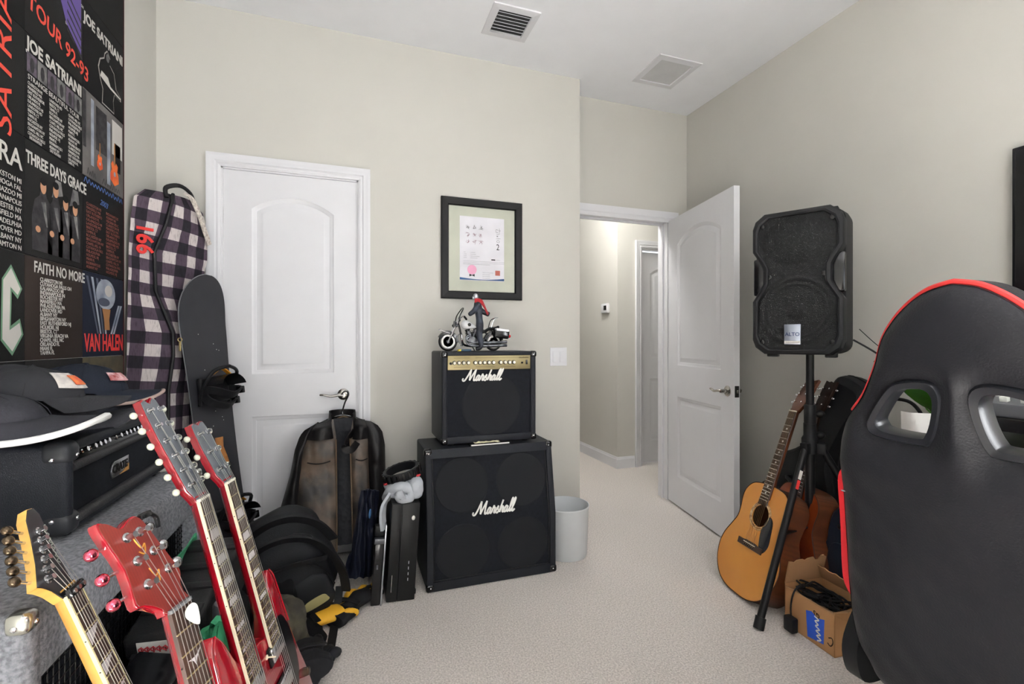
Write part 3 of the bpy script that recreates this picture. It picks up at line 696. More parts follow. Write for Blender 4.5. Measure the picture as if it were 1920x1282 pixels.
# pockets at the waist: dark insets with grip ribs
for s in (-1, 1):
    pk = B().box(s*.150-.028, s*.150+.028, .030, .074, -.050, .120, .008).build('handle_pocket', M_blackgloss, pa)
    for k in range(4): B().box(s*.166-.012, s*.166+.012, .036, .070, -.030+.035*k, -.024+.035*k, .002).build('grip_rib', M_pa, pk)
def inside(poly, x, y):
    c = False; n = len(poly)
    for i in range(n):
        x0, y0 = poly[i]; x1, y1 = poly[(i+1) % n]
        if (y0 > y) != (y1 > y) and x < (x1-x0)*(y-y0)/(y1-y0)+x0: c = not c
    return c
gp = hourglass(W_, H_, .132, .03, .020)
def gf(u, v):
    x = -W_/2+u*W_; z = -H_/2+v*H_; h = 0.0
    d = math.hypot(x, (z+.125)); h += .007*math.exp(-((d-.140)/.010)**2)+.004*math.exp(-((d-.118)/.006)**2)
    if d < .115: h -= .006*(1-(d/.115)**2)
    if d < .04: h += .010*(1-(d/.04)**2)
    q = math.hypot(x/.140, (z-.185)/.105)
    if q < 1: h += .022*(1-q*q)
    return (x, .008-h, z)
B().grid(gf, 64, 112, keep=lambda u, v: inside(gp, -W_/2+u*W_, -H_/2+v*H_)).build('grille', M_mesh, pa, smooth=60)
for x, z in ((-.135, .265), (.135, .265), (-.105, .03), (.105, .03), (-.135, -.265), (.135, -.265)):
    B().lathe([(0, 0), (.010, 0), (.010, .003), (.004, .004), (.004, .002), (0, .002)], 12, M=T(x, .006, z) @ RX(90)).build('screw', M_blackgloss, pa)
bd = B().box(-.032, .032, -.004, .002, -.045, .045, .002, M=T(-.012, .0, -.232)).build('badge', mat('badge_silver', (158, 164, 178), .3, .7), pa)
lettering('badge_lettering', 'ALTO', .022, mat('badge_blue', (36, 56, 96), .5), bd, T(-.012, -.0045, -.238) @ FX, align='CENTER', bold=.0004)
B().box(-.031, .031, -.0048, -.0042, -.040, -.028, M=T(-.012, 0, -.232)).build('badge_strip', M_whiteprint, bd)
scribble('badge_line', ink, bd, T(-.038, -.005, -.2685) @ FX, .052, .005, 12, .0005, 2)
for x in (-.11, .12):
    B().box(x-.025, x+.025, .10, .16, H_/2-.006, H_/2+.012, .004).build('top_lug', M_pa, pa)
    B().box(x-.022, x+.022, .08, .13, -H_/2-.014, -H_/2+.006, .004).build('foot', M_blackplastic, pa)

PX, PY = 1.985, 1.603
ts = thing('speaker_stand', 'black metal tripod stand holding the loudspeaker', 'speaker stand', loc=(PX, PY, 0))
M_std = mat('black_powder_coat', (20, 20, 22), .38)
B().cyl((0, 0, .43), (0, 0, .80), .0205, 20).build('lower_tube', M_std, ts)
B().cyl((0, 0, .78), (0, 0, 1.12), .0165, 20).build('pole', M_std, ts)
B().lathe([(0, .78), (.024, .78), (.024, .87), (.021, .875), (0, .875)], 20).build('upper_collar', M_blackplastic, ts)
hub = B().lathe([(0, .655), (.034, .655), (.034, .72), (.026, .735), (.026, .79), (0, .79)], 20)
legs = [(195, .43, .0), (42, .40, .0), (300, .42, .0)]
for a, r, _ in legs:
    c, s = math.cos(R(a)), math.sin(R(a)); hub.box(.02, .062, -.016, .016, .655, .705, .004, M=RZ(a))
hub.build('hub', M_blackplastic, ts)
kn = [(.735, 1), (.832, 1)]
for z, _ in kn:
    q = B().cyl((0, 0, z), (.028*_rt.x, .028*_rt.y, z), .007, 10).build('knob_stem', M_bright, ts)
    B().ell((.045*_rt.x, .045*_rt.y, z), (.021, .021, .017), 16, 10).build('knob', M_blackplastic, ts)
lower = B().lathe([(0, .30), (.027, .30), (.027, .345), (0, .345)], 18).build('lower_collar', M_blackplastic, ts)
for i, (a, r, _) in enumerate(legs):
    c, s = math.cos(R(a)), math.sin(R(a))
    lg = B().cyl((.05*c, .05*s, .675), (r*c, r*s, .020), .0150, 16).build('leg', M_std, ts)
    B().cyl(((r-.014)*c, (r-.014)*s, .042), ((r+.006)*c, (r+.006)*s, .0), .0205, 16).build('rubber_foot', M_blackplastic, lg)
    br = B()
    mid = .55*r
    br.ribbon([(.028*c, .028*s, .325), (mid*c, mid*s, .34)], (-s, c, 0), .018, .006); br.build('brace', M_std, ts)
    if i == 0:
        dv = Vector(((r-.05)*c, (r-.05)*s, -.655)).normalized()
        uu = Vector((-_fw.x, -_fw.y, 0)).normalized(); o_ = Vector((.05*c, .05*s, .675))+dv*.10
        sd = dv.cross(uu).normalized(); nn = sd.cross(dv).normalized()
        for k, (m_, l0, l1) in enumerate(((M_red, .045, .085), (M_whiteprint, .0, .040))):
            B().box(-.007, .007, l0, l1, .0148, .0158, M=frame(o_, sd, dv, nn)).build('leg_sticker', m_, lg)
B().cyl((0, 0, .30), (0, 0, .66), .015, 14).build('inner_tube', M_std, ts)

# cable hanging from the loudspeaker towards the desk
cbl = B().tube(catmull([(2.20, 1.56, 1.17), (2.24, 1.50, 1.12), (2.25, 1.42, 1.06), (2.27, 1.30, .97), (2.30, 1.18, .84), (2.33, 1.12, .78)], 6), .0042, 8)
tag(cbl.build('speaker_cable', M_blackplastic), 'black cable running from the loudspeaker to the desk', 'cable')
cbl = B().tube(catmull([(2.24, 1.56, 1.22), (2.28, 1.50, 1.14), (2.30, 1.40, 1.06), (2.33, 1.28, .93), (2.35, 1.16, .80)], 6), .0018, 6)
tag(cbl.build('thin_wire', M_blackplastic), 'very thin dark wire behind the loudspeaker cable', 'wire')

# ------------------------------------------------------------------ acoustic guitars
def guitar_outline(L_=.505, lb=.200, wa=.138, ub=.147):
    half = [(0, 0), (.07, .004), (.135, .030), (.182, .085), (lb, .155), (.190, .215), (.158, .275), (wa, .318), (.139, .365), (ub, .415), (.138, .455), (.105, .490), (.05, .503), (0, L_)]
    h = catmull([(x, y, 0) for x, y in half], 4)
    return [(p.x, p.y) for p in h]+[(-p.x, p.y) for p in h[-2:0:-1]]
def strum_guitar(g, top_m, side_m, neck_m, board_m, full=True):
    """local x right, y up the neck, z out of the face; origin at the tail"""
    ol = guitar_outline()
    b_ = B()
    sd = B().loft([[(p[0], p[1], z) for p in ol] for z in (-.105, -.100, -.004, .0)], cap=False); sd.build('sides', side_m, g, smooth=40)
    B().tri([ol], -.105).build('back', side_m, g)
    cx_, cz_ = 0, .360
    hole = [(.050*math.cos(2*PI*i/28), cz_+.050*math.sin(2*PI*i/28)) for i in range(28)]
    B().tri([[(p[0]*.996, p[1]*.998+.0005) for p in ol], hole], .0).build('soundboard', top_m, g, smooth=0)
    B().tube([(p[0], p[1], 0) for p in ol], .0022, 6, True).build('binding', mat('dark_binding', (60, 34, 20), .4), g)
    B().torus((0, cz_, 0), .055, .003, 'Z', 36, 6).torus((0, cz_, 0), .0635, .0022, 'Z', 36, 6).build('rosette', mat('rosette_inlay', (196, 176, 134), .4, rgb2=(96, 62, 34), vscale=60), g)
    B().loft([[(.050*math.cos(2*PI*i/28), cz_+.050*math.sin(2*PI*i/28), z) for i in range(28)] for z in (0, -.004)], cap=False).build('sound_hole_edge', top_m, g)
    if full:
        pg = catmull([(.040, .325, 0), (.058, .372, 0), (.085, .355, 0), (.096, .30, 0), (.100, .25, 0), (.080, .215, 0), (.055, .222, 0), (.040, .26, 0), (.034, .30, 0)], 4, True)
        B().prism([(p.x, p.y) for p in pg], .0003, .0022, .0005).build('pickguard', mat('black_pickguard', (34, 34, 40), .2), g)
        br = B().prism([(-.078, .205), (.078, .205), (.080, .232), (.045, .232), (.030, .236), (-.030, .236), (-.045, .232), (-.080, .232)], 0, .009, .002).build('bridge', board_m, g)
        B().box(-.038, .038, .224, .227, .009, .0125, .0008).build('saddle', mat('bone', (226, 220, 204), .4), br)
        for i in range(6): B().ell((-.028+.0112*i, .214, .0095), (.0028, .0028, .0028), 8, 6).build('bridge_pin', M_blackgloss, br)
    nb_ = B().loft([[(x*(wd/2), y, z) for x, z in ((-1, .006), (-1, .0), (-.85, -.010), (-.45, -dp), (.45, -dp), (.85, -.010), (1, 0), (1, .006))] for y, wd, dp in ((.44, .056, .03), (.50, .055, .024), (.53, .054, .019), (.70, .049, .018), (.863, .044, .017), (.875, .044, .017))])
    nb_.build('neck', neck_m, g)
    fb = B().loft([[(-wd/2, y, .006), (wd/2, y, .006), (wd/2*.9, y, .010), (-wd/2*.9, y, .010)] for y, wd in ((.408, .058), (.863, .0445))]).build('fretboard', board_m, g, smooth=0)
    sc = .645; y0 = .863
    for i in range(1, 20):
        y = y0-sc*(1-2**(-i/12)); wd = .0445+(.058-.0445)*(y0-y)/(.455)
        B().box(-wd/2*.92, wd/2*.92, y-.0011, y+.0011, .0098, .0112).build('fret', M_bright, fb, smooth=0)
    if full:
        for i in (3, 5, 7, 9, 12, 15, 17):
            y = y0-sc*(1-2**(-(i-.5)/12)); B().prism([(-.005, y), (0, y-.006), (.005, y), (0, y+.006)], .0095, .0104).build('inlay', M_whiteprint, fb, smooth=0)
    B().box(-.022, .022, .861, .867, .006, .013, .001).build('nut', mat('bone', (226, 220, 204), .4), g)
    hs = [(-.022, .865), (.022, .865), (.027, .885), (.033, .90), (.036, .98), (.034, 1.045), (.012, 1.038), (0, 1.043), (-.012, 1.038), (-.034, 1.045), (-.036, .98), (-.033, .90), (-.027, .885)]
    MH = T(0, .865, .004) @ RX(-14) @ T(0, -.865, 0)
    h_ = B().prism(hs, -.015, 0, .0015, M=MH).build('headstock', neck_m, g)
    for s in (-1, 1):
        for k in range(3):
            y = .915+.043*k
            B().cyl((s*.020, y, 0), (s*.020, y, .010), .0035, 8, M=MH).build('string_post', M_bright, h_)
            B().ell((s*.050, y, -.008), (.009, .006, .005), 10, 8, M=MH).cyl((s*.03, y, -.008), (s*.048, y, -.008), .0025, 6, M=MH).build('tuner', M_bright, h_)
    if full:
        for i in range(6):
            x0 = -.028+.0112*i; x1 = -.0175+.007*i
            B().tube([(x0, .214, .0125), (x0, .2255, .0125), (x1, .864, .0135)], .0005, 4).build('string', mat('string_bronze', (170, 150, 116), .35, .9), g)
M_spruce = mat('spruce_top', (205, 140, 62), .28, rgb2=(190, 122, 48), vscale=3, coat=.4)
def grain(m, sc, amt=.12, axis='X'):
    nt_ = m.node_tree; N = nt_.nodes; b_ = N['Principled BSDF']; src = b_.inputs['Base Color'].links[0].from_socket
    wv_ = N.new('ShaderNodeTexWave'); wv_.bands_direction = axis; wv_.inputs['Scale'].default_value = sc; wv_.inputs['Distortion'].default_value = 2.5; wv_.inputs['Detail'].default_value = 3; wv_.inputs['Detail Scale'].default_value = 1.2
    tc = N.new('ShaderNodeTexCoord'); nt_.links.new(tc.outputs['Object'], wv_.inputs['Vector'])
    mp = N.new('ShaderNodeMapRange'); mp.inputs[3].default_value = 1-amt; mp.inputs[4].default_value = 1+amt*.3; nt_.links.new(wv_.outputs['Fac'], mp.inputs[0])
    mx_ = N.new('ShaderNodeMix'); mx_.data_type = 'RGBA'; mx_.blend_type = 'MULTIPLY'; mx_.inputs[0].default_value = 1
    nt_.links.new(src, mx_.inputs[6]); nt_.links.new(mp.outputs[0], mx_.inputs[7]); nt_.links.new(mx_.outputs[2], b_.inputs['Base Color'])
    return m
grain(M_spruce, 60, .14)
M_mahog = grain(mat('mahogany', (98, 52, 28), .35, rgb2=(78, 40, 22), vscale=6, coat=.3), 30, .2)
M_rose = grain(mat('rosewood', (62, 40, 30), .5, rgb2=(50, 32, 24), vscale=12), 80, .25)
g1 = thing('acoustic_guitar', 'amber topped acoustic guitar with black pickguard leaning behind the tripod leg', 'acoustic guitar',
           M=frame((1.673, 1.725, 0.012), (-.1683, -.9855, .0227), (.3644, -.0408, .9304), (-.9159, .1649, .3659)) @ S(1.018, 1.018, 1.018))
strum_guitar(g1, M_spruce, M_mahog, M_mahog, M_rose)
M_redtop = grain(mat('red_burst_top', (142, 62, 26), .25, rgb2=(104, 36, 16), vscale=5, coat=.4), 50, .15)
u2 = Vector((-.26, -.96, 0)).normalized(); v2_ = Vector((.16, -.27, .97)); v2_ = (v2_-u2*v2_.dot(u2)).normalized(); n2_ = u2.cross(v2_)
g2 = thing('acoustic_guitar', 'reddish brown acoustic guitar standing behind the amber one', 'acoustic guitar', M=frame((1.905, 1.70, .012), u2, v2_, n2_) @ S(.96, .96, .96))
strum_guitar(g2, M_redtop, M_mahog, mat('dark_neck', (40, 26, 20), .4), M_rose, full=False)

# ------------------------------------------------------------------ black guitar bags against the right wall
M_nylon = mat('black_nylon', (17, 17, 20), .65, bump=.35, bscale=260, var=.15, spec=.3)
def soft_bag(name, label, base, u, v, n, scale, m, clasp=False):
    g_ = thing(name, label, 'guitar bag' if not clasp else 'guitar case', M=frame(base, u, v, n))
    half = [(0, 0), (.12, .003), (.205, .05), (.235, .16), (.215, .27), (.185, .34), (.19, .43), (.175, .52), (.11, .60), (.075, .68), (.07, .85), (.08, 1.0), (.06, 1.055), (0, 1.065)]
    h = catmull([(x*scale, y*scale, 0) for x, y in half], 3); ol = [(p.x, p.y) for p in h]+[(-p.x, p.y) for p in h[-2:0:-1]]
    cen = (0, .35*scale)
    def ring(z, k): return [(p[0]*k, cen[1]+(p[1]-cen[1])*(k*.5+.5), z) for p in ol]
    body_ = B().loft([ring(-.010, .9), ring(.0, .99), ring(.03, 1.0), ring(.075, 1.0), ring(.105, .98), ring(.118, .88)], cap=False)
    body_.tri([[(p[0], p[1]) for p in ring(0, .88)]], .118).tri([[(p[0], p[1]) for p in ring(0, .9)]], -.010)
    body_.build('shell', m, g_, smooth=50)
    B().tube([(p[0]*1.004, p[1], .055) for p in ol], .004, 6, True).build('zip', M_blackplastic, g_)
    pkt = rrect(-.13*scale, .13*scale, .08*scale, .36*scale, .04)
    B().prism(pkt, .112, .134, .008).build('pocket', m, g_)
    B().tube(catmull([(-.05, .46*scale, .118), (-.045, .46*scale, .150), (.045, .46*scale, .150), (.05, .46*scale, .118)], 5), .009, 8).build('handle', M_blackplastic, g_)
    return g_
def leanframe(base, yaw, lean, roll):
    n = Vector((math.sin(yaw), -math.cos(yaw), 0)); u = Vector((math.cos(yaw), math.sin(yaw), 0)); v = Vector((0, 0, 1))
    n2 = n*math.cos(lean)+v*math.sin(lean); vv = v*math.cos(lean)-n*math.sin(lean)
    return base, u*math.cos(roll)+vv*math.sin(roll), vv*math.cos(roll)-u*math.sin(roll), n2
b0 = leanframe((2.24, 1.975, .03), R(-92), R(4), R(-24))
soft_bag('guitar_bag', 'black nylon guitar bag slumped against the wall behind the tripod', *b0, .98, M_nylon)
b1 = leanframe((2.06, 1.42, .02), R(-96), R(9), R(-4))
cs = soft_bag('guitar_case', 'dark navy guitar case with silver latch standing behind the chair', *b1, .72, mat('navy_case', (26, 32, 44), .35, bump=.2, bscale=200), True)
for k in range(2): B().box(-.172, -.140, .10+.15*k, .13+.15*k, .09, .122, .004).build('latch', M_bright, cs)

# ------------------------------------------------------------------ cardboard box of cables
M_card = grain(mat('cardboard', (176, 132, 88), .9, bump=.15, bscale=60, rgb2=(164, 120, 78), vscale=4), 40, .05)
M_cardin = mat('cardboard_inside', (150, 112, 76), .95, var=.08)
bx = thing('cardboard_box', 'open brown cardboard box with torn flaps and blue tape on the carpet', 'cardboard box', M=T(1.685, 1.262, 0) @ RZ(-4))
bl, bw_, bh = .225, .19, .165     # along y, along x, height
t_ = .004
wl_ = B().box(0, t_, 0, bl, 0, bh-.01).build('front_panel', M_card, bx)
B().box(bw_-t_, bw_, 0, bl, 0, bh).build('back_panel', M_card, bx)
B().box(0, bw_, 0, t_, 0, bh).build('end_panel', M_card, bx); B().box(0, bw_, bl-t_, bl, 0, bh).build('end_panel', M_card, bx)
B().box(0, bw_, 0, bl, .0, t_).build('bottom_panel', M_card, bx)
def flap(M, L_, d, jag, seed):
    r_ = random.Random(seed); n = 14
    top = [(L_*i/n, d+(r_.uniform(-jag, jag) if 0 < i < n else 0)) for i in range(n+1)][::-1]
    B().prism([(0, 0), (L_, 0)]+top, -.002, .002, M=M).build('flap', M_cardin, bx, smooth=0)
flap(T(.0, .0, bh-.01) @ RZ(90) @ RX(205) @ T(0, 0, 0), bl, .075, .004, 1)             # front flap folded outwards
flap(T(bw_, bl, bh) @ RZ(180) @ RX(78), bw_, .10, .010, 2)                              # far end flap standing, torn
flap(T(bw_, 0, bh) @ RZ(90) @ RX(60), bl, .07, .006, 3)
flap(T(0, .0, bh) @ RX(150), bw_, .06, .006, 4)
B().prism([(.045, .022), (.115, .012), (.122, .110), (.098, .118), (.070, .106), (.042, .116)], 0, .0012, M=Matrix(((0, 0, -1, 0), (1, 0, 0, 0), (0, 1, 0, 0), (0, 0, 0, 1)))).build('blue_tape', mat('blue_tape', (36, 84, 196), .55, bump=.2, bscale=90), bx)
MW = Matrix(((0, 0, -1, -.0016), (-1, 0, 0, 0), (0, 1, 0, 0), (0, 0, 0, 1)))
scribble('tape_writing', M_whiteprint, bx, MW @ T(-.084, .108, 0) @ Matrix.Rotation(R(-82), 4, 'Z'), .088, .020, 5, .0028, 6)
lettering('box_lettering', 'GS', .026, mat('box_ink', (56, 42, 30), .8), bx, MW @ T(-.10, .124, -.001) @ Matrix.Rotation(R(160), 4, 'Z') @ T(-.04, -.01, 0))
arrow = catmull([(-.024, .060, 0), (-.010, .066, 0), (-.006, .050, 0), (-.016, .034, 0), (-.028, .040, 0)], 4)
B().tube(arrow, .0022, 6, M=MW @ S(1, 1, .2)).build('arrow_mark', MATS['box_ink'], bx)
rc = random.Random(11)
for i in range(6):
    pts = []; cx_, cy_ = bw_/2+rc.uniform(-.02, .02), bl/2+rc.uniform(-.03, .03); ph = rc.uniform(0, 6)
    for k in range(26):
        a = ph+k*.62; rr = .05+.022*math.sin(k*1.7+i); pts.append((cx_+rr*math.cos(a)*.95, cy_+rr*1.25*math.sin(a), .105+.011*i+.010*math.sin(k*.9+i)))
    o = B().tube(catmull(pts, 3), .0042, 6).build('cable_coil', mat('cable_black', (20, 20, 22), .5), M=bx.matrix_local.copy())
    tag(o, 'black cable coiled among others in the cardboard box', 'cable', 'cables in the cardboard box')
o = B().tube(catmull([(.06, .17, .17), (.02, .165, .186), (-.022, .158, .165), (-.030, .165, .11), (-.034, .160, .06)], 5), .0032, 6).build('cable', MATS['cable_black'], M=bx.matrix_local.copy())
ad = thing('power_adapter', 'black power adapter dangling from the cardboard box on its cord', 'power adapter', M=bx.matrix_local @ T(-.034, .158, .012))
o.parent = ad; o.matrix_local = T(.034, -.158, -.012)
B().box(-.020, .012, -.022, .022, 0, .058, .006).build('case', M_blackplastic, ad)
# ------------------------------------------------------------------ gaming chair
def seg_near(poly, x, y):
    best = 9; bp = None; n = len(poly)
    for i in range(n):
        ax, ay = poly[i][0], poly[i][1]; bx_, by_ = poly[(i+1) % n][0], poly[(i+1) % n][1]
        dx, dy = bx_-ax, by_-ay; t = max(0, min(1, ((x-ax)*dx+(y-ay)*dy)/(dx*dx+dy*dy+1e-12)))
        qx, qy = ax+dx*t, ay+dy*t; d = math.hypot(x-qx, y-qy)
        if d < best: best, bp = d, (qx, qy)
    return best, bp
def snapgrid(polys, nx, ny, hf, M=None):
    """dense sheet inside polys[0] minus holes; boundary vertices snapped; hf(x, y, d_out, d_hole) -> z"""
    xs = [p[0] for p in polys[0]]; ys = [p[1] for p in polys[0]]; x0, x1, y0, y1 = min(xs), max(xs), min(ys), max(ys)
    b = bmesh.new(); V = {}
    def ins(x, y): return inside(polys[0], x, y) and not any(inside(h, x, y) for h in polys[1:])
    def vert(i, j):
        if (i, j) not in V: V[(i, j)] = b.verts.new((x0+(x1-x0)*i/nx, y0+(y1-y0)*j/ny, 0))
        return V[(i, j)]
    for i in range(nx):
        for j in range(ny):
            if ins(x0+(x1-x0)*(i+.5)/nx, y0+(y1-y0)*(j+.5)/ny): b.faces.new((vert(i, j), vert(i+1, j), vert(i+1, j+1), vert(i, j+1)))
    for v in b.verts:
        if v.is_boundary:
            best = 9; bp = None
            for pl in polys:
                d, q = seg_near(pl, v.co.x, v.co.y)
                if d < best: best, bp = d, q
            v.co.x, v.co.y = bp
    for v in b.verts:
        do = seg_near(polys[0], v.co.x, v.co.y)[0]; dh = min([seg_near(h, v.co.x, v.co.y)[0] for h in polys[1:]] or [9])
        v.co.z = hf(v.co.x, v.co.y, do, dh)
    r = B(); r.bm.free(); r.bm = b
    if M is not None: bmesh.ops.transform(b, matrix=M, verts=b.verts)
    return r
M_leather = mat('black_leatherette', (31, 31, 35), .42, bump=.45, bscale=240, var=.06, spec=.45)
M_redl = mat('red_leatherette', (196, 28, 38), .45, bump=.3, bscale=240)
aa = R(2); fwd = Vector((math.cos(aa), math.sin(aa), 0)); rgt = Vector((math.sin(aa), -math.cos(aa), 0)); rr_ = R(8)
vup = Vector((0, 0, 1))*math.cos(rr_)-fwd*math.sin(rr_); nback = -(fwd*math.cos(rr_)+Vector((0, 0, 1))*math.sin(rr_))
CC = Vector((1.182, .627, 1.007))
seatc = Vector((CC.x, CC.y, 0))+fwd*.40
chr_ = thing('gaming_chair', 'black racing style gaming chair with red piping seen from behind', 'gaming chair', M=T(seatc.x, seatc.y, 0))
MB_ = Matrix.Translation((-seatc.x, -seatc.y, 0)) @ frame(CC+rgt*.007, rgt, vup, nback)     # x right, y up the back, z toward the viewer
halfo = [(0, .272), (.042, .261), (.079, .236), (.113, .200), (.141, .155), (.162, .092), (.198, .018), (.240, -.041), (.262, -.106), (.272, -.206), (.278, -.35), (.284, -.497), (.280, -.627), (.249, -.687), (.20, -.73), (0, -.74)]
ho = catmull([(x, y, 0) for x, y in halfo], 4)
outl = [(-p.x, p.y) for p in ho]+[(p.x, p.y) for p in ho[-2:0:-1]]
def hole_pts(k=1.0):
    base_ = [(-.100, .064), (-.045, .070), (-.024, .045), (-.030, -.010), (-.046, -.058), (-.066, -.070), (-.158, -.068), (-.179, -.050), (-.170, -.022), (-.130, .040)]
    cx_ = -.098; cy_ = -.003; k = k*.955
    return [(p.x, p.y) for p in catmull([(cx_+(x-cx_)*k, cy_+(y-cy_)*k, 0) for x, y in base_], 4, True)]
hl_ = hole_pts(); hr_ = [(-x, y) for x, y in hl_][::-1]
def curve_fwd(x, y): return -.32*x*x-(.10*max(0, y-.05)**2)
def hback(x, y, do, dh):
    z = curve_fwd(x, y)+.028*(1-math.exp(-do/.022))
    z -= .018*math.exp(-(dh/.030)**2)
    z += .010*math.exp(-((x/.05)**2+((y+.02)/.12)**2)) + .010*math.exp(-((y+.15)/.07)**2)
    z += .0012*noise.noise(Vector((x*22, y*22, 3)))*(2 if y < -.05 else 1)
    return z
bk = snapgrid([outl, hl_, hr_], 92, 130, hback, MB_); bk.build('backrest', M_leather, chr_, smooth=70)
th_ = .085
def hfront(x, y, do, dh):
    return curve_fwd(x, y)-th_-.035*(1-math.exp(-do/.03))+.075*math.exp(-(dh/.05)**2)-.05*math.exp(-((abs(x)-.235)/.045)**2)*(1 if y < 0 else math.exp(-(y/.05)**2))
snapgrid([outl, hl_, hr_], 60, 86, hfront, MB_).build('backrest_front', mat('chair_front_leather', (30, 30, 33), .45, bump=.3, bscale=240), chr_, smooth=70)
edge = B().loft([[(p[0]*k, p[1], curve_fwd(*p)+z) for p in outl] for z, k in ((.002, 1.0), (-.02, 1.012), (-.06, 1.015), (-th_-.002, 1.0))], cap=False, M=MB_)
edge.build('side_panel', M_leather, chr_, smooth=60)
ptop = [p for p in outl if p[1] > -.03]
ptop = sorted([p for p in ptop if p[0] <= 0], key=lambda p: p[1])+sorted([p for p in ptop if p[0] > 0], key=lambda p: -p[1])
B().tube([(p[0]*1.006, p[1]+.003, curve_fwd(*p)-.012) for p in ptop], .0072, 8, M=MB_).build('piping', mat('red_piping', (206, 48, 46), .5), chr_)
for s in (-1, 1):
    pts = catmull([(s*.264, -.19, -.045), (s*.276, -.22, -.045), (s*.282, -.33, -.048), (s*.289, -.44, -.048), (s*.289, -.50, -.048), (s*.275, -.53, -.048)], 5)
    B().ribbon([(p.x, p.y, p.z-.01) for p in pts], (0, 0, 1), [.06]*len(pts), .026, M=MB_).build('bolster_stripe', M_redl, chr_)
    hp_ = hl_ if s < 0 else hr_
    cx_ = sum(p[0] for p in hp_)/len(hp_); cy_ = sum(p[1] for p in hp_)/len(hp_)
    def hr2(k, z): return [(cx_+(p[0]-cx_)*k, cy_+(p[1]-cy_)*k, curve_fwd(*p)+z) for p in hp_]
    B().loft([hr2(1.10, .0), hr2(1.08, .016), hr2(1.02, .022), hr2(.83, .018), hr2(.79, .008), hr2(.79, -.026), hr2(.83, -.032), hr2(1.02, -.040)], cap=False, M=MB_).build('hole_frame', mat('satin_black', (28, 29, 34), .3), chr_, smooth=50)
# scuffs where the cover has worn through
for x, y, w__ in ((-.055, -.265, .008), (.072, -.322, .010), (.005, -.425, .004), (-.255, -.23, .006)):
    B().ell((x, y, hback(x, y, .05, 9)+.0005), (w__, w__*.35, .0007), 8, 6, M=MB_).build('scuff', mat('worn_backing', (128, 128, 134), .8), chr_)
# seat, mechanism, base
def L2(v_): return v_
MS = frame((0, 0, 0), fwd, -rgt, (0, 0, 1))        # x forward, y left, z up, about the seat centre on the floor
st = B().box(-.27, .26, -.20, .20, .40, .50, .045, 4, M=MS).build('seat', M_leather, chr_)
for s in (-1, 1):
    B().box(-.25, .25, s*.225-.045, s*.225+.045, .41, .535, .04, 4, M=MS).build('seat_bolster', M_redl, chr_)
    hc = B().loft([[(x, s*(.285+dy), z) for x, z in [(p.x, p.y) for p in catmull([(-.335, .57, 0), (-.385, .50, 0), (-.39, .44, 0), (-.36, .385, 0), (-.28, .375, 0), (-.22, .40, 0), (-.24, .45, 0), (-.29, .49, 0), (-.30, .55, 0)], 4, True)]] for dy in (-.018, .012, .022)], M=MS @ T(.10, 0, -.14)).build('hinge_cover', M_blackplastic, chr_)
    B().lathe([(0, 0), (.028, 0), (.028, .006), (.02, .009), (0, .009)], 18, M=MS @ T(-.235, s*.307, .30) @ RX(-90*s)).build('hinge_cap', M_blackgloss, hc)
    ar = B().box(-.14, .12, s*.33-.04, s*.33+.04, .655, .69, .015, 3, M=MS).build('armrest', M_blackplastic, chr_)
    B().tube(catmull([(.0, s*.22, .40), (.0, s*.31, .40), (.0, s*.33, .45), (.0, s*.33, .66)], 5), .018, 10, M=MS).build('armrest_post', M_blackplastic, chr_)
B().box(-.12, .12, -.10, .10, .355, .40, .01, M=MS).build('tilt_mechanism', M_std, chr_)
B().cyl((0, 0, .10), (0, 0, .36), .027, 20).build('gas_lift', M_blackgloss, chr_)
for k in range(5):
    a = 2*PI*k/5+.3; c, s = math.cos(a), math.sin(a)
    lg = B().ribbon([(.02*c, .02*s, .115), (.16*c, .16*s, .10), (.31*c, .31*s, .075)], (-s, c, 0), [.06, .05, .036], .030).build('base_leg', M_blackplastic, chr_)
    B().cyl((.31*c, .31*s, .05), (.31*c, .31*s, .085), .008, 10).build('caster_stem', M_bright, lg)
    for q in (-1, 1): B().cyl((.31*c-q*.006*s, .31*s+q*.006*c, .028), (.31*c-q*.024*s, .31*s+q*.024*c, .028), .028, 18).build('caster_wheel', M_blackgloss, lg)

# ------------------------------------------------------------------ desk with gear, glimpsed through the chair
M_deskt = grain(mat('dark_desk_top', (54, 44, 38), .4, var=.1), 20, .15)
dk = thing('desk', 'dark desk along the right wall behind the gaming chair', 'desk', loc=(1.86, .30, 0))
B().box(-.06+.02, .505, -1.0, .98, .72, .745, .003).build('desktop', M_deskt, dk)
for x in (.0, .47):
    for y in (-.96, .94): B().box(x-.02, x+.02, y-.02, y+.02, 0, .72, .003).build('leg', M_std, dk)
B().box(.46, .48, -.94, .92, .45, .70, .002).build('modesty_panel', M_std, dk)
rx = thing('stereo_receiver', 'black stereo receiver with dim display on the desk', 'receiver', loc=(1.95, .82, .745))
B().box(0, .36, -.24, .24, .012, .175, .004).build('case', mat('receiver_black', (24, 24, 26), .45), rx)
B().box(-.010, .002, -.24, .24, .012, .175, .003).build('front_panel', M_blackgloss, rx)
scribble('front_lettering', mat('dim_lettering', (150, 150, 150), .6), rx, T(-.0105, .15, .042) @ Matrix(((0, 0, -1, 0), (-1, 0, 0, 0), (0, 1, 0, 0), (0, 0, 0, 1))), .07, .009, 6, .0012, 4)
B().box(-.012, -.009, -.10, .12, .085, .135, .001).build('display', mat('display_glass', (34, 36, 30), .1), rx)
for x in (.03, .33):
    for y in (-.2, .2): B().lathe([(0, 0), (.018, 0), (.018, .012), (0, .012)], 14, M=T(x, y, 0)).build('foot', M_blackplastic, rx)
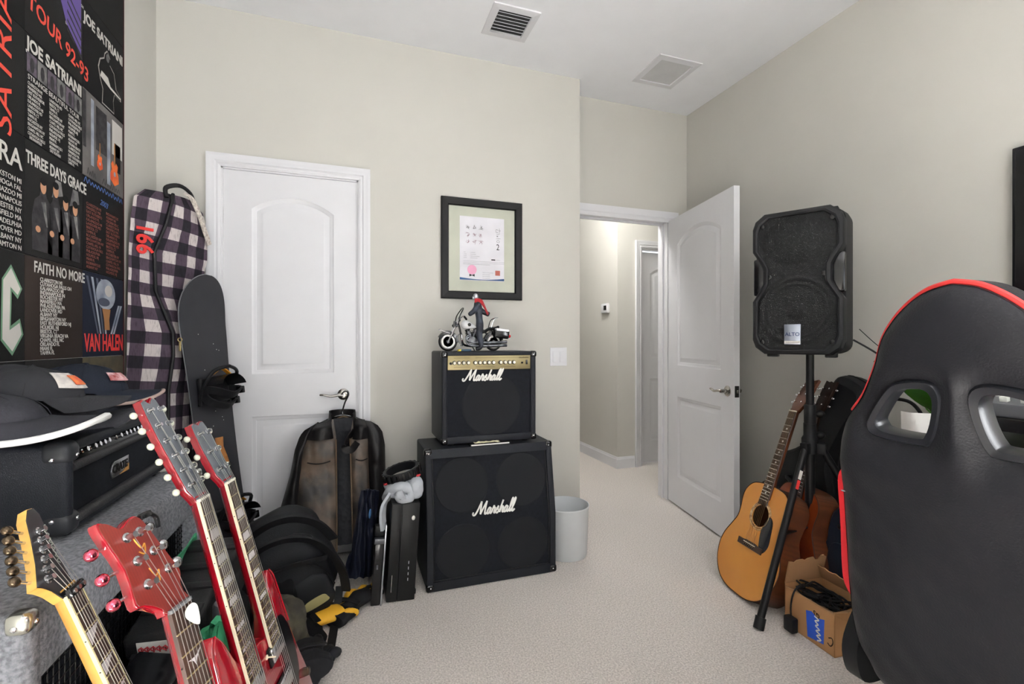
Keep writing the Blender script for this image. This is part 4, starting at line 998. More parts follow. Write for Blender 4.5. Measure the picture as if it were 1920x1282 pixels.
mxr = thing('mixing_desk', 'grey audio mixer with rows of white knobs on the receiver', 'audio mixer', M=T(1.955, .82, .921) @ RY(-9))
B().box(0, .30, -.235, .235, 0, .045, .005).build('case', mat('mixer_grey', (92, 94, 98), .5), mxr)
M_wk = mat('white_cap', (226, 228, 220), .4)
for r_ in range(5):
    for k in range(9):
        y = -.205+.051*k
        if r_ == 0: B().box(.022, .040, y-.010, y+.010, .045, .062, .002).build('fader_cap', M_wk, mxr)
        else: B().lathe([(0, 0), (.008, 0), (.006, .016), (0, .016)], 10, M=T(.05+.05*r_, y, .045)).build('knob', M_wk if r_ % 2 else M_blackplastic, mxr)
# plant
pl = thing('potted_plant', 'potted plant with broad green leaves on the desk', 'plant', loc=(2.13, 1.19, .745))
B().lathe([(0, 0), (.05, 0), (.062, .10), (.066, .10), (.066, .115), (.058, .115), (.054, .09), (0, .09)], 24).build('pot', mat('terracotta', (150, 92, 66), .8), pl)
B().lathe([(0, .088), (.055, .088), (.0, .096)], 18).build('soil', mat('soil', (48, 36, 28), .95), pl)
M_leaf = mat('green_leaf', (66, 128, 36), .38, bump=.2, bscale=40, rgb2=(48, 108, 28), vscale=14)
rl_ = random.Random(5)
for i, (az, el, L_) in enumerate(((195, 30, .30), (172, 48, .26), (230, 42, .22), (120, 50, .24), (80, 40, .22), (300, 55, .2), (20, 50, .2))):
    def lf_(u, v, L_=L_):
        t = u; wd = .062*math.sin(PI*min(1, t**.75))+.001; x = t*L_; y = (v-.5)*2*wd; z = .18*math.sin(t*1.7)*L_-.55*t*t*L_*.4+abs(v-.5)*.02
        return (x, y, z)
    Ml = T(0, 0, .12) @ RZ(az) @ RY(-el) @ T(.05, 0, 0)
    lf = B().grid(lf_, 12, 6, .0012, M=Ml).build('leaf', M_leaf, pl, smooth=60)
    B().tube([(0, 0, .09)]+[tuple((Ml @ Vector((-.02+.02*k, 0, 0)))) for k in range(2)], .0028, 6).build('stem', MATS['green_leaf'], lf)
# headphones, paper, ornament
hp = thing('headphones', 'black headphones with pale blue rim lying on the desk', 'headphones', M=T(1.95, 1.215, .745) @ RZ(20))
B().tube(catmull([(-.005, -.075, .05), (0, -.08, .12), (0, -.045, .185), (0, 0, .2), (0, .045, .185), (0, .08, .12), (-.005, .075, .05)], 5), .009, 8, flat=.5).build('headband', M_blackplastic, hp)
for s in (-1, 1):
    e = B().lathe([(0, 0), (.038, 0), (.042, .012), (.036, .03), (0, .034)], 24, M=T(0, s*.058, .046) @ RX(-90*s)).build('ear_cup', M_blackplastic, hp)
    B().torus((0, s*.066, .046), .040, .004, 'Y', 28, 8).build('ear_cup_rim', mat('pale_blue_plastic', (150, 176, 190), .3), e)
pp = thing('paper_sheet', 'crumpled white paper propped beside the headphones', 'paper', M=T(1.92, 1.12, .745) @ RZ(-70))
B().grid(lambda u, v: ((u-.5)*.13, .02*math.sin(u*6+v*3)+.03*v, v*.16), 8, 10, .0006).build('sheet', MATS['paper'], pp)
br_ = thing('brass_ornament', 'small curled brass ornament on the desk by the headphones', 'ornament', M=T(1.90, 1.255, .745))
B().tube(catmull([(.03*math.cos(k*.8)*(1-.03*k), .03*math.sin(k*.8)*(1-.03*k), .006+.006*k) for k in range(18)], 3), .004, 8).lathe([(0, 0), (.034, 0), (.034, .008), (0, .008)], 20).build('coil', mat('brass', (176, 140, 74), .3, .9), br_)
# television on the right wall
tv = thing('television', 'flat black television mounted on the right wall above the desk', 'television', loc=(XR, .53, 1.27))
B().box(-.045, -.018, -.54, .54, 0, .612, .004).build('housing', M_blackplastic, tv)
B().box(-.0465, -.044, -.53, .53, .012, .600).build('screen', mat('dark_screen', (10, 10, 12), .12), tv)
B().box(-.02, 0, -.15, .15, .16, .45, .003).build('wall_mount', M_std, tv)
# ------------------------------------------------------------------ quilt of tour shirts on the left wall
QX = XL
MQ = Matrix(((0, 0, 1, QX), (1, 0, 0, 0), (0, 1, 0, 0), (0, 0, 0, 1)))      # (along the wall, up, out of the wall)
ql = thing('shirt_quilt', 'black quilt of printed concert shirts hanging on the left wall', 'quilt', M=MQ @ T(1.117, .80, 0))
Y0, Z0 = 1.117, .80
cols = [1.117, 1.430, 1.743, 2.056, 2.371]; rows = [2.68, 2.370, 2.056, 1.749, 1.413, 1.106, .80]
def cloth(name, rgb, **k): return mat(name, rgb, .92, bump=.25, bscale=260, spec=.15, **k)
Mk = cloth('shirt_black', (24, 23, 24)); Mc = cloth('shirt_charcoal', (31, 30, 30)); Mbn = cloth('shirt_brown_black', (48, 40, 37)); Mnv = cloth('shirt_navy', (30, 33, 46)); Mgp = mat('photo_grey_print', (98, 94, 92), .9, rgb2=(62, 60, 60), vscale=7); Mol = mat('shirt_olive', (74, 66, 46), .92, rgb2=(52, 46, 34), vscale=18, bump=.25, bscale=260)
base = {(2, 3): Mgp if False else Mgp}
pan = {}
for c_ in range(4):
    for r_ in range(6):
        m_ = [Mk, Mc][(c_+r_) % 2]
        if (c_, r_) == (3, 2): m_ = Mgp
        if (c_, r_) == (2, 4): m_ = Mbn
        if (c_, r_) == (3, 4): m_ = Mnv
        if (c_, r_) == (3, 5): m_ = Mol
        x0, x1, z1, z0 = cols[c_]-Y0, cols[c_+1]-Y0, rows[r_]-Z0, rows[r_+1]-Z0
        pan[(c_, r_)] = B().box(x0+.0008, x1-.0008, z0+.0008, z1-.0008, .002, .008, .002, 2).build('quilt_panel', m_, ql, smooth=40)
B().box(1.252, 1.262, 0, 1.88, .002, .0085, .002).build('hem', cloth('maroon_hem', (58, 26, 28)), ql)
def put(c_, r_, fn): return fn
def qt(c_, r_, s, size, m, x, z, sx=1.0, rot=0, align='LEFT', shear=0.0, bold=0.0, line=1.0, space=1.0):
    """lettering on panel (c, r); x, z measured from the panel's lower left corner"""
    M = T(cols[c_]-Y0+x, rows[r_+1]-Z0+z, .0083) @ Matrix.Rotation(R(rot), 4, 'Z')
    return lettering('lettering', s, size, m, pan[(c_, r_)], M, .0002, align, sx, shear, space, bold, line)
def qs(c_, r_, m, x, z, w_, h, n, r, seed): return scribble('print_script', m, pan[(c_, r_)], T(cols[c_]-Y0+x, rows[r_+1]-Z0+z, .0083), w_, h, n, r, seed)
def qp(c_, r_, poly, m, lift=.0083, name='print'):
    M = T(cols[c_]-Y0, rows[r_+1]-Z0, lift)
    return B().prism(poly, 0, .0004, M=M).build(name, m, pan[(c_, r_)], smooth=0)
def blob(cx, cy, rx_, ry_, n=18): return [(cx+rx_*math.cos(2*PI*i/n), cy+ry_*math.sin(2*PI*i/n)) for i in range(n)]
Pw = mat('faded_white_print', (186, 182, 176), .85); Pg = mat('grey_print', (120, 118, 116), .85, rgb2=(70, 70, 72), vscale=30); Pr = mat('orange_red_print', (206, 62, 44), .8); Ppu = mat('purple_print', (86, 68, 132), .85); Pbl = mat('blue_print', (62, 96, 158), .85); Prb = mat('rust_print', (112, 56, 44), .85); Psk = mat('skin_print', (176, 128, 96), .85); Pdk = mat('dark_print', (38, 36, 38), .85, rgb2=(58, 56, 58), vscale=40); Por = mat('guitar_print', (222, 106, 30), .8, rgb2=(196, 70, 24), vscale=30); Psv = mat('silver_print', (158, 164, 174), .7, rgb2=(110, 118, 132), vscale=14); Pbr = mat('bronze_print', (146, 100, 54), .8); Pgn = mat('green_edge_print', (96, 132, 104), .85)
cities = ['CLARKSTON MI', 'CUYAHOGA FALLS OH', 'KALAMAZOO MI', 'INDIANAPOLIS IN', 'ROCHESTER NY', 'MANSFIELD MA', 'PHILADELPHIA PA', 'LANDOVER MD', 'ALBANY NY', 'BINGHAMTON NY', 'EAST RUTHERFORD NJ', 'HOLMDEL NJ', 'BRISTOL CT', 'VIRGINIA BEACH VA', 'CHAPEL HILL NC', 'ORLANDO FL', 'MIAMI FL', 'TAMPA FL']
# far-left column
qt(1, 2, 'SATRIANI', .098, Pr, .255, -.03, 1.25, 90, shear=.12)
qt(1, 3, 'RA', .078, Pw, .300, .235, 1.0, 0, 'RIGHT', bold=.001)
for k in range(10): qt(1, 3, cities[k][:12], .020, Pw, .298, .195-.021*k, 1.0, 0, 'RIGHT')
def bolt_c(k): return [(.215-.02*k, .215+.012*k), (.255, .262+.03*k), (.298+.012*k, .205), (.275, .168), (.250, .190), (.244, .095), (.300+.006*k, .118), (.308+.010*k, .072), (.255, .020-.030*k), (.205-.022*k, .060)]
qp(1, 4, [(.217, .225), (.253, .268), (.300, .205), (.281, .175), (.256, .195), (.252, .098), (.290, .120), (.305, .075), (.258, .016), (.212, .058)], Pgn, .0081)
qp(1, 4, [(.222, .222), (.253, .258), (.292, .204), (.280, .186), (.250, .206), (.246, .086), (.288, .108), (.297, .076), (.258, .028), (.218, .062)], Pw, .0084)
qt(1, 4, 'D', .30, Pgn, .185, .035, .9, 0, 'RIGHT')
# second column
qp(2, 1, [(.05, .31), (.30, .31), (.30, .10), (.21, .155), (.16, .24), (.10, .20), (.07, .26)], Ppu)
for k in range(5): qp(2, 1, [(.215, .135+.03*k), (.305, .085+.03*k), (.305, .092+.03*k), (.215, .143+.03*k)], Pdk, .0086)
for k in range(10): qt(2, 1, cities[k], .0135, Pw, .205, .285-.015*k, .8)
qt(2, 1, 'TOUR 92-93', .068, Pr, .010, .080, .95, -9, shear=-.1, bold=.001)
qt(2, 2, 'JOE SATRIANI', .052, Pw, .008, .262, .93, 0, bold=.0016)
for k in range(6): qp(2, 2, [(.008+.050*k, .196), (.054+.050*k, .196), (.054+.050*k, .254), (.008+.050*k, .254)], Pg if k % 2 else mat('plum_photo_print', (96, 84, 98), .85, rgb2=(60, 56, 62), vscale=40))
for k in range(6): qp(2, 2, blob(.031+.050*k, .222, .010, .022, 10), Pdk, .0088)
qt(2, 2, 'STRANGE BEAUTIFUL TOUR', .0215, Pw, .012, .176, 1.02)
for c3 in range(3):
    for k in range(12): qt(2, 2, (cities[(k*5+c3*7) % 18])[:14], .0135, Pw, .012+.105*c3, .160-.0132*k, .72)
for k in range(8): qt(2, 2, cities[(k*7+3) % 18][:12], .0125, Pw, .020+.10*(k % 3), -.002 if False else .004, .7) if k < 3 else None
qt(2, 3, 'THREE DAYS GRACE', .050, Pw, .004, .268, .72, 0, bold=.0014)
for i, (x, hh, hw) in enumerate(((.085, .255, .052), (.150, .262, .042), (.205, .235, .040), (.262, .232, .034))):
    qp(2, 3, [(x-hw, .02), (x-hw*1.05, .12), (x-hw*.8, .17), (x-.018, .188), (x-.012, hh-.05), (x+.012, hh-.05), (x+.018, .188), (x+hw*.8, .17), (x+hw, .12), (x+hw*.9, .02)], Pdk, .0084)
    qp(2, 3, blob(x, hh-.036, .0145, .022), Psk, .0087); qp(2, 3, blob(x, hh-.020, .0155, .012), Mk, .0089)
    qp(2, 3, blob(x-hw*.5, .085, .012, .010, 10), Psk, .0088); qp(2, 3, [(x-.010, .17), (x+.012, .175), (x+.022, .10), (x+.016, .10)], Pg, .0087)
for x in (.13, .23): qp(2, 3, [(x, .20), (x+.02, .262), (x+.05, .262), (x+.06, .22)], Pg, .0080)
qt(2, 4, 'FAITH NO MORE', .047, Pw, .040, .262, .80, 0, bold=.0008)
for k, s_ in enumerate(cities): qt(2, 4, s_, .0165, Pw, .070, .238-.0131*k, 1.0, 0, bold=.0003)
# third column
qt(3, 1, 'JOE SATRIANI', .050, Pw, .006, .235, .98, 0, bold=.0016)
gpl = [(.135, .005), (.140, .06), (.120, .09), (.105, .13), (.118, .165), (.150, .185), (.155, .205), (.175, .225), (.198, .205), (.196, .180), (.232, .165), (.250, .110), (.290, .095), (.290, .080), (.235, .082), (.225, .05), (.232, .005)]
qp(3, 1, gpl, mat('outline_print', (150, 146, 140), .85), .0082); qp(3, 1, [(.183+(x-.183)*.93, .1+(y-.1)*.955) for x, y in gpl], Mk, .0085)
qp(3, 1, blob(.178, .196, .012, .016), Pg, .0088); qp(3, 1, [(.12, .100), (.20, .088), (.285, .086), (.285, .092), (.20, .098), (.18, .122), (.13, .124)], Pw, .0088)
for x0, x1, z0, z1, m_ in ((.0, .02, .10, .30, Pdk), (.055, .075, .05, .29, Psv), (.09, .17, .12, .28, Pdk), (.175, .20, .02, .26, Psv), (.215, .30, .15, .285, Pw), (.235, .285, .09, .20, Mk)): qp(3, 2, [(x0, z0), (x1, z0), (x1, z1), (x0, z1)], m_)
for cx_, s_ in ((.118, .75), (.235, 1.25)):
    qp(3, 2, [(cx_+x*s_, .085+y*s_) for x, y in ((-.028, -.03), (0, -.045), (.028, -.03), (.026, -.008), (.018, .004), (.022, .022), (.010, .030), (.004, .022), (-.004, .022), (-.012, .032), (-.022, .020), (-.018, .004), (-.028, -.012))], Por, .0086)
    qp(3, 2, [(cx_-.004*s_, .085+.02*s_), (cx_+.004*s_, .085+.02*s_), (cx_+.003*s_, .085+.09*s_), (cx_-.003*s_, .085+.09*s_)], Pbr, .0087); qp(3, 2, blob(cx_, .075, .007*s_, .008*s_, 10), Psv, .0089)
qs(3, 2, Pdk, .030, .010, .06, .026, 4, .0014, 2); qs(3, 2, Pdk, .140, .008, .14, .026, 7, .0014, 5)
qs(3, 3, Pbl, .008, .312, .295, .020, 13, .0019, 8); qt(3, 3, '2003', .030, Pbl, .12, .262, 1.0, -3, shear=.3)
for c3 in range(2):
    for k in range(17): qt(3, 3, cities[(k*5+c3*3) % 18][:13], .0150, Prb, .022+.145*c3, .235-.0140*k, 1.0)
# plain stand-in for the printed picture: pale streaks, a silver round and a bronze patch
for k in range(4): qp(3, 4, [(.02+.035*k, .29), (.035+.035*k, .29), (.110+.02*k, .085), (.100+.02*k, .085)], Psv if k % 2 else mat('slate_print', (66, 72, 88), .85), .0082)
for k in range(2): qp(3, 4, [(.285-.02*k, .20), (.30-.02*k, .20), (.235-.02*k, .085), (.222-.02*k, .085)], Psv, .0082)
qp(3, 4, blob(.165, .235, .075, .058, 28), Psv, .0085); qp(3, 4, blob(.185, .250, .030, .022, 16), Pw, .0088); qp(3, 4, blob(.15, .205, .045, .016, 16), mat('slate_print', (66, 72, 88), .85), .0087)
qp(3, 4, [(.135, .18), (.20, .18), (.19, .14), (.195, .10), (.155, .10), (.150, .14)], Pbr, .0087)
qt(3, 4, 'VAN HALEN', .088, M_red, .010, .022, .62, 0, bold=.0025)

# ------------------------------------------------------------------ plaid snowboard bag in the corner
M_plaid = bpy.data.materials.new('plaid_canvas'); M_plaid.use_nodes = True
nt = M_plaid.node_tree; N = nt.nodes; L = nt.links; pb = N['Principled BSDF']; pb.inputs['Roughness'].default_value = .85; pb.inputs['Specular IOR Level'].default_value = .25
uv = N.new('ShaderNodeUVMap'); sep = N.new('ShaderNodeSeparateXYZ'); L.new(uv.outputs[0], sep.inputs[0])
def stripe(out, freq):
    m1 = N.new('ShaderNodeMath'); m1.operation = 'MULTIPLY'; m1.inputs[1].default_value = freq; L.new(out, m1.inputs[0])
    m2 = N.new('ShaderNodeMath'); m2.operation = 'FRACT'; L.new(m1.outputs[0], m2.inputs[0])
    m3 = N.new('ShaderNodeMath'); m3.operation = 'GREATER_THAN'; m3.inputs[1].default_value = .5; L.new(m2.outputs[0], m3.inputs[0]); return m3.outputs[0]
sa, sb_ = stripe(sep.outputs[0], 10.5), stripe(sep.outputs[1], 9.5)
ad_ = N.new('ShaderNodeMath'); ad_.operation = 'ADD'; L.new(sa, ad_.inputs[0]); L.new(sb_, ad_.inputs[1])
hf_ = N.new('ShaderNodeMath'); hf_.operation = 'MULTIPLY'; hf_.inputs[1].default_value = .5; L.new(ad_.outputs[0], hf_.inputs[0])
cr = N.new('ShaderNodeValToRGB'); cr.color_ramp.interpolation = 'CONSTANT'
cr.color_ramp.elements[0].color = lin((34, 31, 38)); cr.color_ramp.elements[1].position = .25; cr.color_ramp.elements[1].color = lin((76, 64, 76))
e_ = cr.color_ramp.elements.new(.75); e_.color = lin((188, 180, 178)); L.new(hf_.outputs[0], cr.inputs[0])
nz = N.new('ShaderNodeTexNoise'); nz.inputs['Scale'].default_value = 45; nz.inputs['Detail'].default_value = 6; nz.inputs['Roughness'].default_value = .7
rp_ = N.new('ShaderNodeMapRange'); rp_.inputs[1].default_value = .5; rp_.inputs[2].default_value = .66; rp_.inputs[3].default_value = 1; rp_.inputs[4].default_value = .62; L.new(nz.outputs['Fac'], rp_.inputs[0])
mm = N.new('ShaderNodeMix'); mm.data_type = 'RGBA'; mm.blend_type = 'MULTIPLY'; mm.inputs[0].default_value = 1; L.new(cr.outputs[0], mm.inputs[6]); L.new(rp_.outputs[0], mm.inputs[7]); L.new(mm.outputs[2], pb.inputs['Base Color'])
sbg = thing('snowboard_bag', 'black and white plaid snowboard bag standing in the room corner', 'snowboard bag', M=T(-.75, 2.45, 0))
# height, A (wall side), Bc (front corner with the zip), Cc (door side), Dd (back)
lv = [(0.0, (-.870, 2.34), (-0.770, 2.36), (-0.695, 2.52), (-.85, 2.62)),
      (.35, (-.873, 2.36), (-0.750, 2.39), (-0.690, 2.56), (-.855, 2.65)),
      (.70, (-.874, 2.37), (-0.740, 2.41), (-0.685, 2.60), (-.86, 2.67)),
      (.95, (-.875, 2.375), (-0.745, 2.43), (-0.683, 2.63), (-.86, 2.69)),
      (1.10, (-.875, 2.38), (-0.730, 2.44), (-0.683, 2.64), (-.86, 2.70)),
      (1.20, (-.875, 2.385), (-0.735, 2.45), (-0.683, 2.65), (-.86, 2.70)),
      (1.38, (-.875, 2.39), (-0.800, 2.455), (-0.687, 2.66), (-.86, 2.71)),
      (1.55, (-.875, 2.40), (-0.808, 2.465), (-0.655, 2.668), (-.86, 2.71)),
      (1.68, (-.872, 2.41), (-0.768, 2.475), (-0.655, 2.67), (-.86, 2.71)),
      (1.78, (-.865, 2.43), (-0.752, 2.49), (-0.670, 2.65), (-.85, 2.70)),
      (1.825, (-.84, 2.47), (-0.755, 2.52), (-0.705, 2.61), (-.83, 2.67))]
def ringpts(a, b, c, d, z, n=8):
    out = []; Q = [Vector((p[0]+.75, p[1]-2.45, z)) for p in (a, b, c, d)]
    for i in range(4):
        p0, p1, p2, p3 = Q[i-1], Q[i], Q[(i+1) % 4], Q[(i+2) % 4]
        for k in range(n):
            t = k/n; lin_ = p1.lerp(p2, t)
            bul = .014*math.sin(PI*t)*(1 if i != 0 else .7)
            mid = (p1+p2)/2; cen = (Q[0]+Q[1]+Q[2]+Q[3])/4; dr = (mid-cen).normalized()
            w_ = .006*noise.noise(Vector((lin_.x*9, lin_.y*9, z*7)))+.004*noise.noise(Vector((lin_.x*20, lin_.y*20, z*16)))
            out.append(lin_+dr*(bul+w_))
    return out
fine = []
for i in range(len(lv)-1):
    steps_ = 5
    for k in range(steps_):
        t = k/steps_; t2 = t*t*(3-2*t) if False else t
        a = lv[i]; b = lv[i+1]
        fine.append(tuple([a[0]+(b[0]-a[0])*t]+[tuple(a[j][q]+(b[j][q]-a[j][q])*t2 for q in (0, 1)) for j in range(1, 5)]))
fine.append(lv[-1])
bg_ = B().loft([ringpts(*f[1:], f[0]) for f in fine]).build('shell', M_plaid, sbg, smooth=60)
# uv: distance around from the front corner, height
me = bg_.data; ul = me.uv_layers.new(name='UVMap'); nr = 32
for p in me.polygons:
    ids = [me.loops[li].vertex_index for li in p.loop_indices]
    ks = [i % nr for i in ids]
    for li in p.loop_indices:
        vi = me.loops[li].vertex_index; k = vi % nr; row = vi//nr
        if max(ks)-min(ks) > nr/2 and k < nr/2: k += nr
        side = (k//8) % 4; wd = (.135, .235, .22, .31)[side] if k < 32 else .31
        acc = (0, .135, .37, .59)[side] if k < 32 else .90
        co = me.vertices[vi].co
        ul.data[li].uv = (acc+wd*(k % 8)/8+.02*math.sin(co.z*3.1), co.z*1.0+.10*(k/8.0)*.12)
zp = [f for f in fine if f[0] > .5]
B().tube([(f[2][0]+.75+.004, f[2][1]-2.45-.006, f[0]) for f in zp], .0075, 8).build('zip', M_blackplastic, sbg)
B().tube(catmull([(-.015, .03, 1.80), (-.02, .04, 1.845), (.02, .08, 1.87), (.05, .13, 1.85), (.06, .15, 1.80)], 5), .010, 8, flat=.6).build('top_handle', M_blackplastic, sbg)
B().ribbon(catmull([(.035, .085, 1.84), (.062, .10, 1.82), (.082, .13, 1.76), (.095, .16, 1.70), (.108, .20, 1.63)], 6), (.5, .8, .1), .024, .004).build('strap', mat('white_webbing', (206, 198, 188), .8, rgb2=(150, 140, 134), vscale=90), sbg)
zl = B().torus((.05, -.02, 1.17), .008, .002, 'Y', 12, 5).box(.046, .054, -.023, -.018, 1.12, 1.16, .001).build('zip_pull', mat('brass_pull', (168, 150, 104), .4, .7), sbg)
# red number stitched down the wall-side panel
def side_frame(z):
    import bisect
    f = min(fine, key=lambda q: abs(q[0]-z)); a = Vector((f[1][0]+.75, f[1][1]-2.45, z)); b = Vector((f[2][0]+.75, f[2][1]-2.45, z)); return a, b
a_, b__ = side_frame(1.55); ux = (b__-a_).normalized(); nn_ = Vector((ux.y, -ux.x, 0)); o_ = a_+(b__-a_)*.22+nn_*.020+Vector((0, 0, .115))
lettering('number', '166', .088, M_red, sbg, frame(o_, ux, Vector((0, 0, 1)), nn_) @ Matrix.Rotation(R(-90), 4, 'Z'), .002, bold=.002)

# ------------------------------------------------------------------ snowboard
wv = Vector((.42, .907, 0)).normalized()
top_c = (P(352, 585, y=2.475)+P(415, 580, y=2.715))/2; top_c.z = 1.465; top_c.x -= .03
bot_c = Vector((-.49, 2.42, 0.0))
vb = (top_c-bot_c).normalized(); wv = (wv-vb*wv.dot(vb)).normalized(); nbd = wv.cross(vb)
if nbd.x < 0: nbd = -nbd; wv = -wv
MS_ = frame(bot_c, wv, vb, nbd); BL = (top_c-bot_c).length
sn = thing('snowboard', 'dark grey snowboard with bindings leaning beside the closet door', 'snowboard', M=MS_)
def bw(t):   # half width along the board
    e = min(t, BL-t); sc = .142-.018*math.sin(PI*min(1, max(0, (t-.25)/(BL-.5)))) if .25 < t < BL-.25 else .142
    return sc*math.sqrt(max(0, 1-(1-min(1, e/.20))**2.4)) if e < .20 else sc
def bz_(t):
    e = min(t, BL-t); return .055*max(0, 1-e/.24)**2
n_ = 60; ts_ = [BL*(.5-.5*math.cos(PI*i/n_)) for i in range(n_+1)]
rb = [[(bw(t)*x+.0, t, z+bz_(t)) for x, z in ((-1, -.004), (1, -.004), (1, .004), (-1, .004))] for t in [.001]+ts_[1:-1]+[BL-.001]]
B().loft(rb).build('deck', mat('board_top', (46, 46, 50), .42, bump=.05, bscale=60, var=.06), sn, smooth=30)
for s in (-1, 1): B().tube([(s*(bw(t)+.0005), t, bz_(t)) for t in [.001]+ts_[1:-1]+[BL-.001]], .0028, 6).build('steel_edge', mat('steel_edge', (150, 150, 154), .3, .9), sn)
Pem = mat('copper_print', (176, 118, 58), .6, rgb2=(140, 86, 40), vscale=40)
B().prism([(-.022, .075), (.030, .075), (.026, .030), (.045, -.02), (.055, -.06), (.032, -.045), (.020, -.075), (.004, -.045), (-.012, -.075), (-.022, -.045), (-.045, -.055), (-.030, -.01), (-.018, .03)], .0041, .0046, M=T(.01, .655, 0)).build('emblem', Pem, sn)
rsp = random.Random(4)
for k in range(12):
    B().ell((rsp.uniform(-.08, .09), rsp.uniform(.7, 1.25), .0042), (.0022, .0022, .0006), 6, 4).build('chip', M_whiteprint, sn)
def binding(y, flip):
    bd_ = B().box(-.09, .09, y-.055, y+.055, .004, .028, .010, 3).build('binding_base', M_blackplastic, sn)
    hbk = []
    for i in range(11):
        a = R(-75+150*i/10); hbk.append([(.085*math.sin(a)*.95+.0, y+.062*math.cos(a)*(1), z) for z in (.02, .06, .10, .125)])
    B().loft([[(p[0]*k+dx, y+(p[1]-y)*k, p[2]) for p in row for k, dx in ((1, 0),)] for row in hbk], cap=False, closed=False).build('highback', M_blackplastic, bd_)
    for z, yy in ((.055, -.045), (.085, .0)):
        B().ribbon(catmull([(-.085, y+yy*.2, .03), (-.082, y+yy-.01, z), (0, y+yy-.035, z+.022), (.082, y+yy-.01, z), (.085, y+yy*.2, .03)], 5), (0, .6, .6), .034, .010).build('strap', M_nylon, bd_)
        B().box(.070, .094, y+yy-.03, y+yy+.004, z-.012, z+.018, .004).build('buckle', M_blackgloss, bd_)
    for s in (-1, 1): B().tube(catmull([(s*.088, y-.07, .012), (s*.092, y, .035), (s*.075, y+.075, .085), (0, y+.098, .105)], 5), .008, 8).build('heel_cup', M_blackplastic, bd_)
    B().ribbon(catmull([(-.06, y+.065, .06), (0, y+.092, .065), (.06, y+.065, .06)], 5), (0, 0, 1), .018, .006).build('orange_strap', mat('orange_plastic', (214, 142, 28), .5), bd_)
binding(.95, 1); binding(.36, -1)
# ------------------------------------------------------------------ grey carpeted cabinet and amplifier head on the left
M_gcarp = mat('grey_cabinet_carpet', (134, 136, 140), .97, bump=1.0, bscale=420, rgb2=(98, 100, 105), vscale=120, spec=.1)
gc = thing('carpeted_cabinet', 'grey carpet covered cabinet with black grille under the amplifier head', 'cabinet', loc=(-.685, 1.48, 0))
hx, hy_ = .185, .485
B().box(-hx, hx, -hy_, -hy_+.05, 0, .71, .018, 3).box(-hx, hx, hy_-.05, hy_, 0, .71, .018, 3).box(-hx, hx, -hy_+.02, hy_-.02, .575, .71, .018, 3).box(-hx, hx, -hy_+.02, hy_-.02, 0, .10, .012, 3).box(-hx, -hx+.03, -hy_+.02, hy_-.02, .05, .65).build('shell', M_gcarp, gc)
B().box(hx-.075, hx-.065, -hy_+.04, hy_-.04, .09, .58).build('baffle', M_grille, gc)
gm = B()
for i in range(46): y = -hy_+.05+i*.0195; gm.cyl((hx-.045, y, .10), (hx-.045, y, .575), .0016, 5)
for i in range(25): z = .10+i*.0195; gm.cyl((hx-.045, -hy_+.05, z), (hx-.045, hy_-.05, z), .0016, 5)
gm.build('grille_mesh', M_blackgloss, gc)
for sy in (-1, 1):
    k = B().box(hx-.034, hx+.003, sy*hy_-(.003 if sy < 0 else .034), sy*hy_+(.034 if sy < 0 else .003), .676, .713, .012, 3).build('metal_corner', mat('nickel_corner', (196, 196, 188), .22, .9), gc)
    B().ell((hx+.004, sy*(hy_-.017), .692), (.003, .005, .005), 8, 6).build('rivet', M_bright, k)
    B().ell((hx-.017, sy*(hy_+.003), .692), (.005, .003, .005), 8, 6).build('rivet', M_bright, k)
ah = thing('amplifier_head', 'black amplifier head with chrome badge and row of knobs on the grey cabinet', 'amplifier', loc=(-.735, 1.64, .712))
ax, ay, ahh = .135, .305, .218
sh = B().box(-ax, ax, -ay, -ay+.035, .012, ahh, .016, 3).box(-ax, ax, ay-.035, ay, .012, ahh, .016, 3).box(-ax, ax, -ay+.01, ay-.01, ahh-.024, ahh, .010, 3).box(-ax, ax, -ay+.01, ay-.01, .012, .036, .010, 3).box(-ax, -ax+.02, -ay+.01, ay-.01, .02, ahh-.01)
sh.build('shell', M_tolex, ah)
B().box(ax-.028, ax-.016, -ay+.03, ay-.03, .03, .160).build('grille', M_grille, ah)
B().cyl((ax-.010, -ay+.03, .158), (ax-.010, ay-.03, .158), .011, 14).build('roll_bar', mat('black_vinyl_roll', (44, 44, 46), .5, bump=.5, bscale=200), ah)
B().cyl((ax-.008, -ay+.03, .036), (ax-.008, ay-.03, .036), .013, 14).build('roll_bar', MATS['black_vinyl_roll'], ah)
cpn = B().box(-.003, .003, -ay+.032, ay-.032, -.022, .022, .001, M=T(ax-.020, 0, .185) @ RY(-18)).build('control_panel', M_blackgloss, ah)
B().box(.0025, .0040, -.19, .20, .018, .0192, M=T(ax-.020, 0, .185) @ RY(-18)).build('red_line', mat('red_line', (176, 52, 60), .6), cpn)
for k, y in enumerate([-.21]+[-.172+.024*i for i in range(4)]+[-.030]+[.002+.0255*i for i in range(8)]):
    Mk_ = T(ax-.020, y, .185) @ RY(-18) @ T(.003, 0, -.002) @ RY(90)
    kb = B().lathe([(0, 0), (.009, 0), (.0085, .004), (.006, .006), (.0058, .015), (0, .0155)], 14, M=Mk_).build('knob', M_bright, ah)
for sy in (-1, 1):
    for z, sz in ((ahh, 1), (.012, -1)):
        k = B().box(ax-.055, ax+.004, -.055 if sy > 0 else -.004, .004 if sy > 0 else .055, -.05 if sz > 0 else -.004, .004 if sz > 0 else .05, .020, 4, M=T(0, sy*ay, z)).build('corner_cap', mat('corner_rubber', (40, 41, 44), .38), ah)
        B().ell((ax-.028, sy*(ay+.004), z-sz*.034), (.005, .003, .005), 8, 6).ell((ax+.004, sy*(ay-.030), z-sz*.030), (.003, .005, .005), 8, 6).build('screw', M_bright, k)
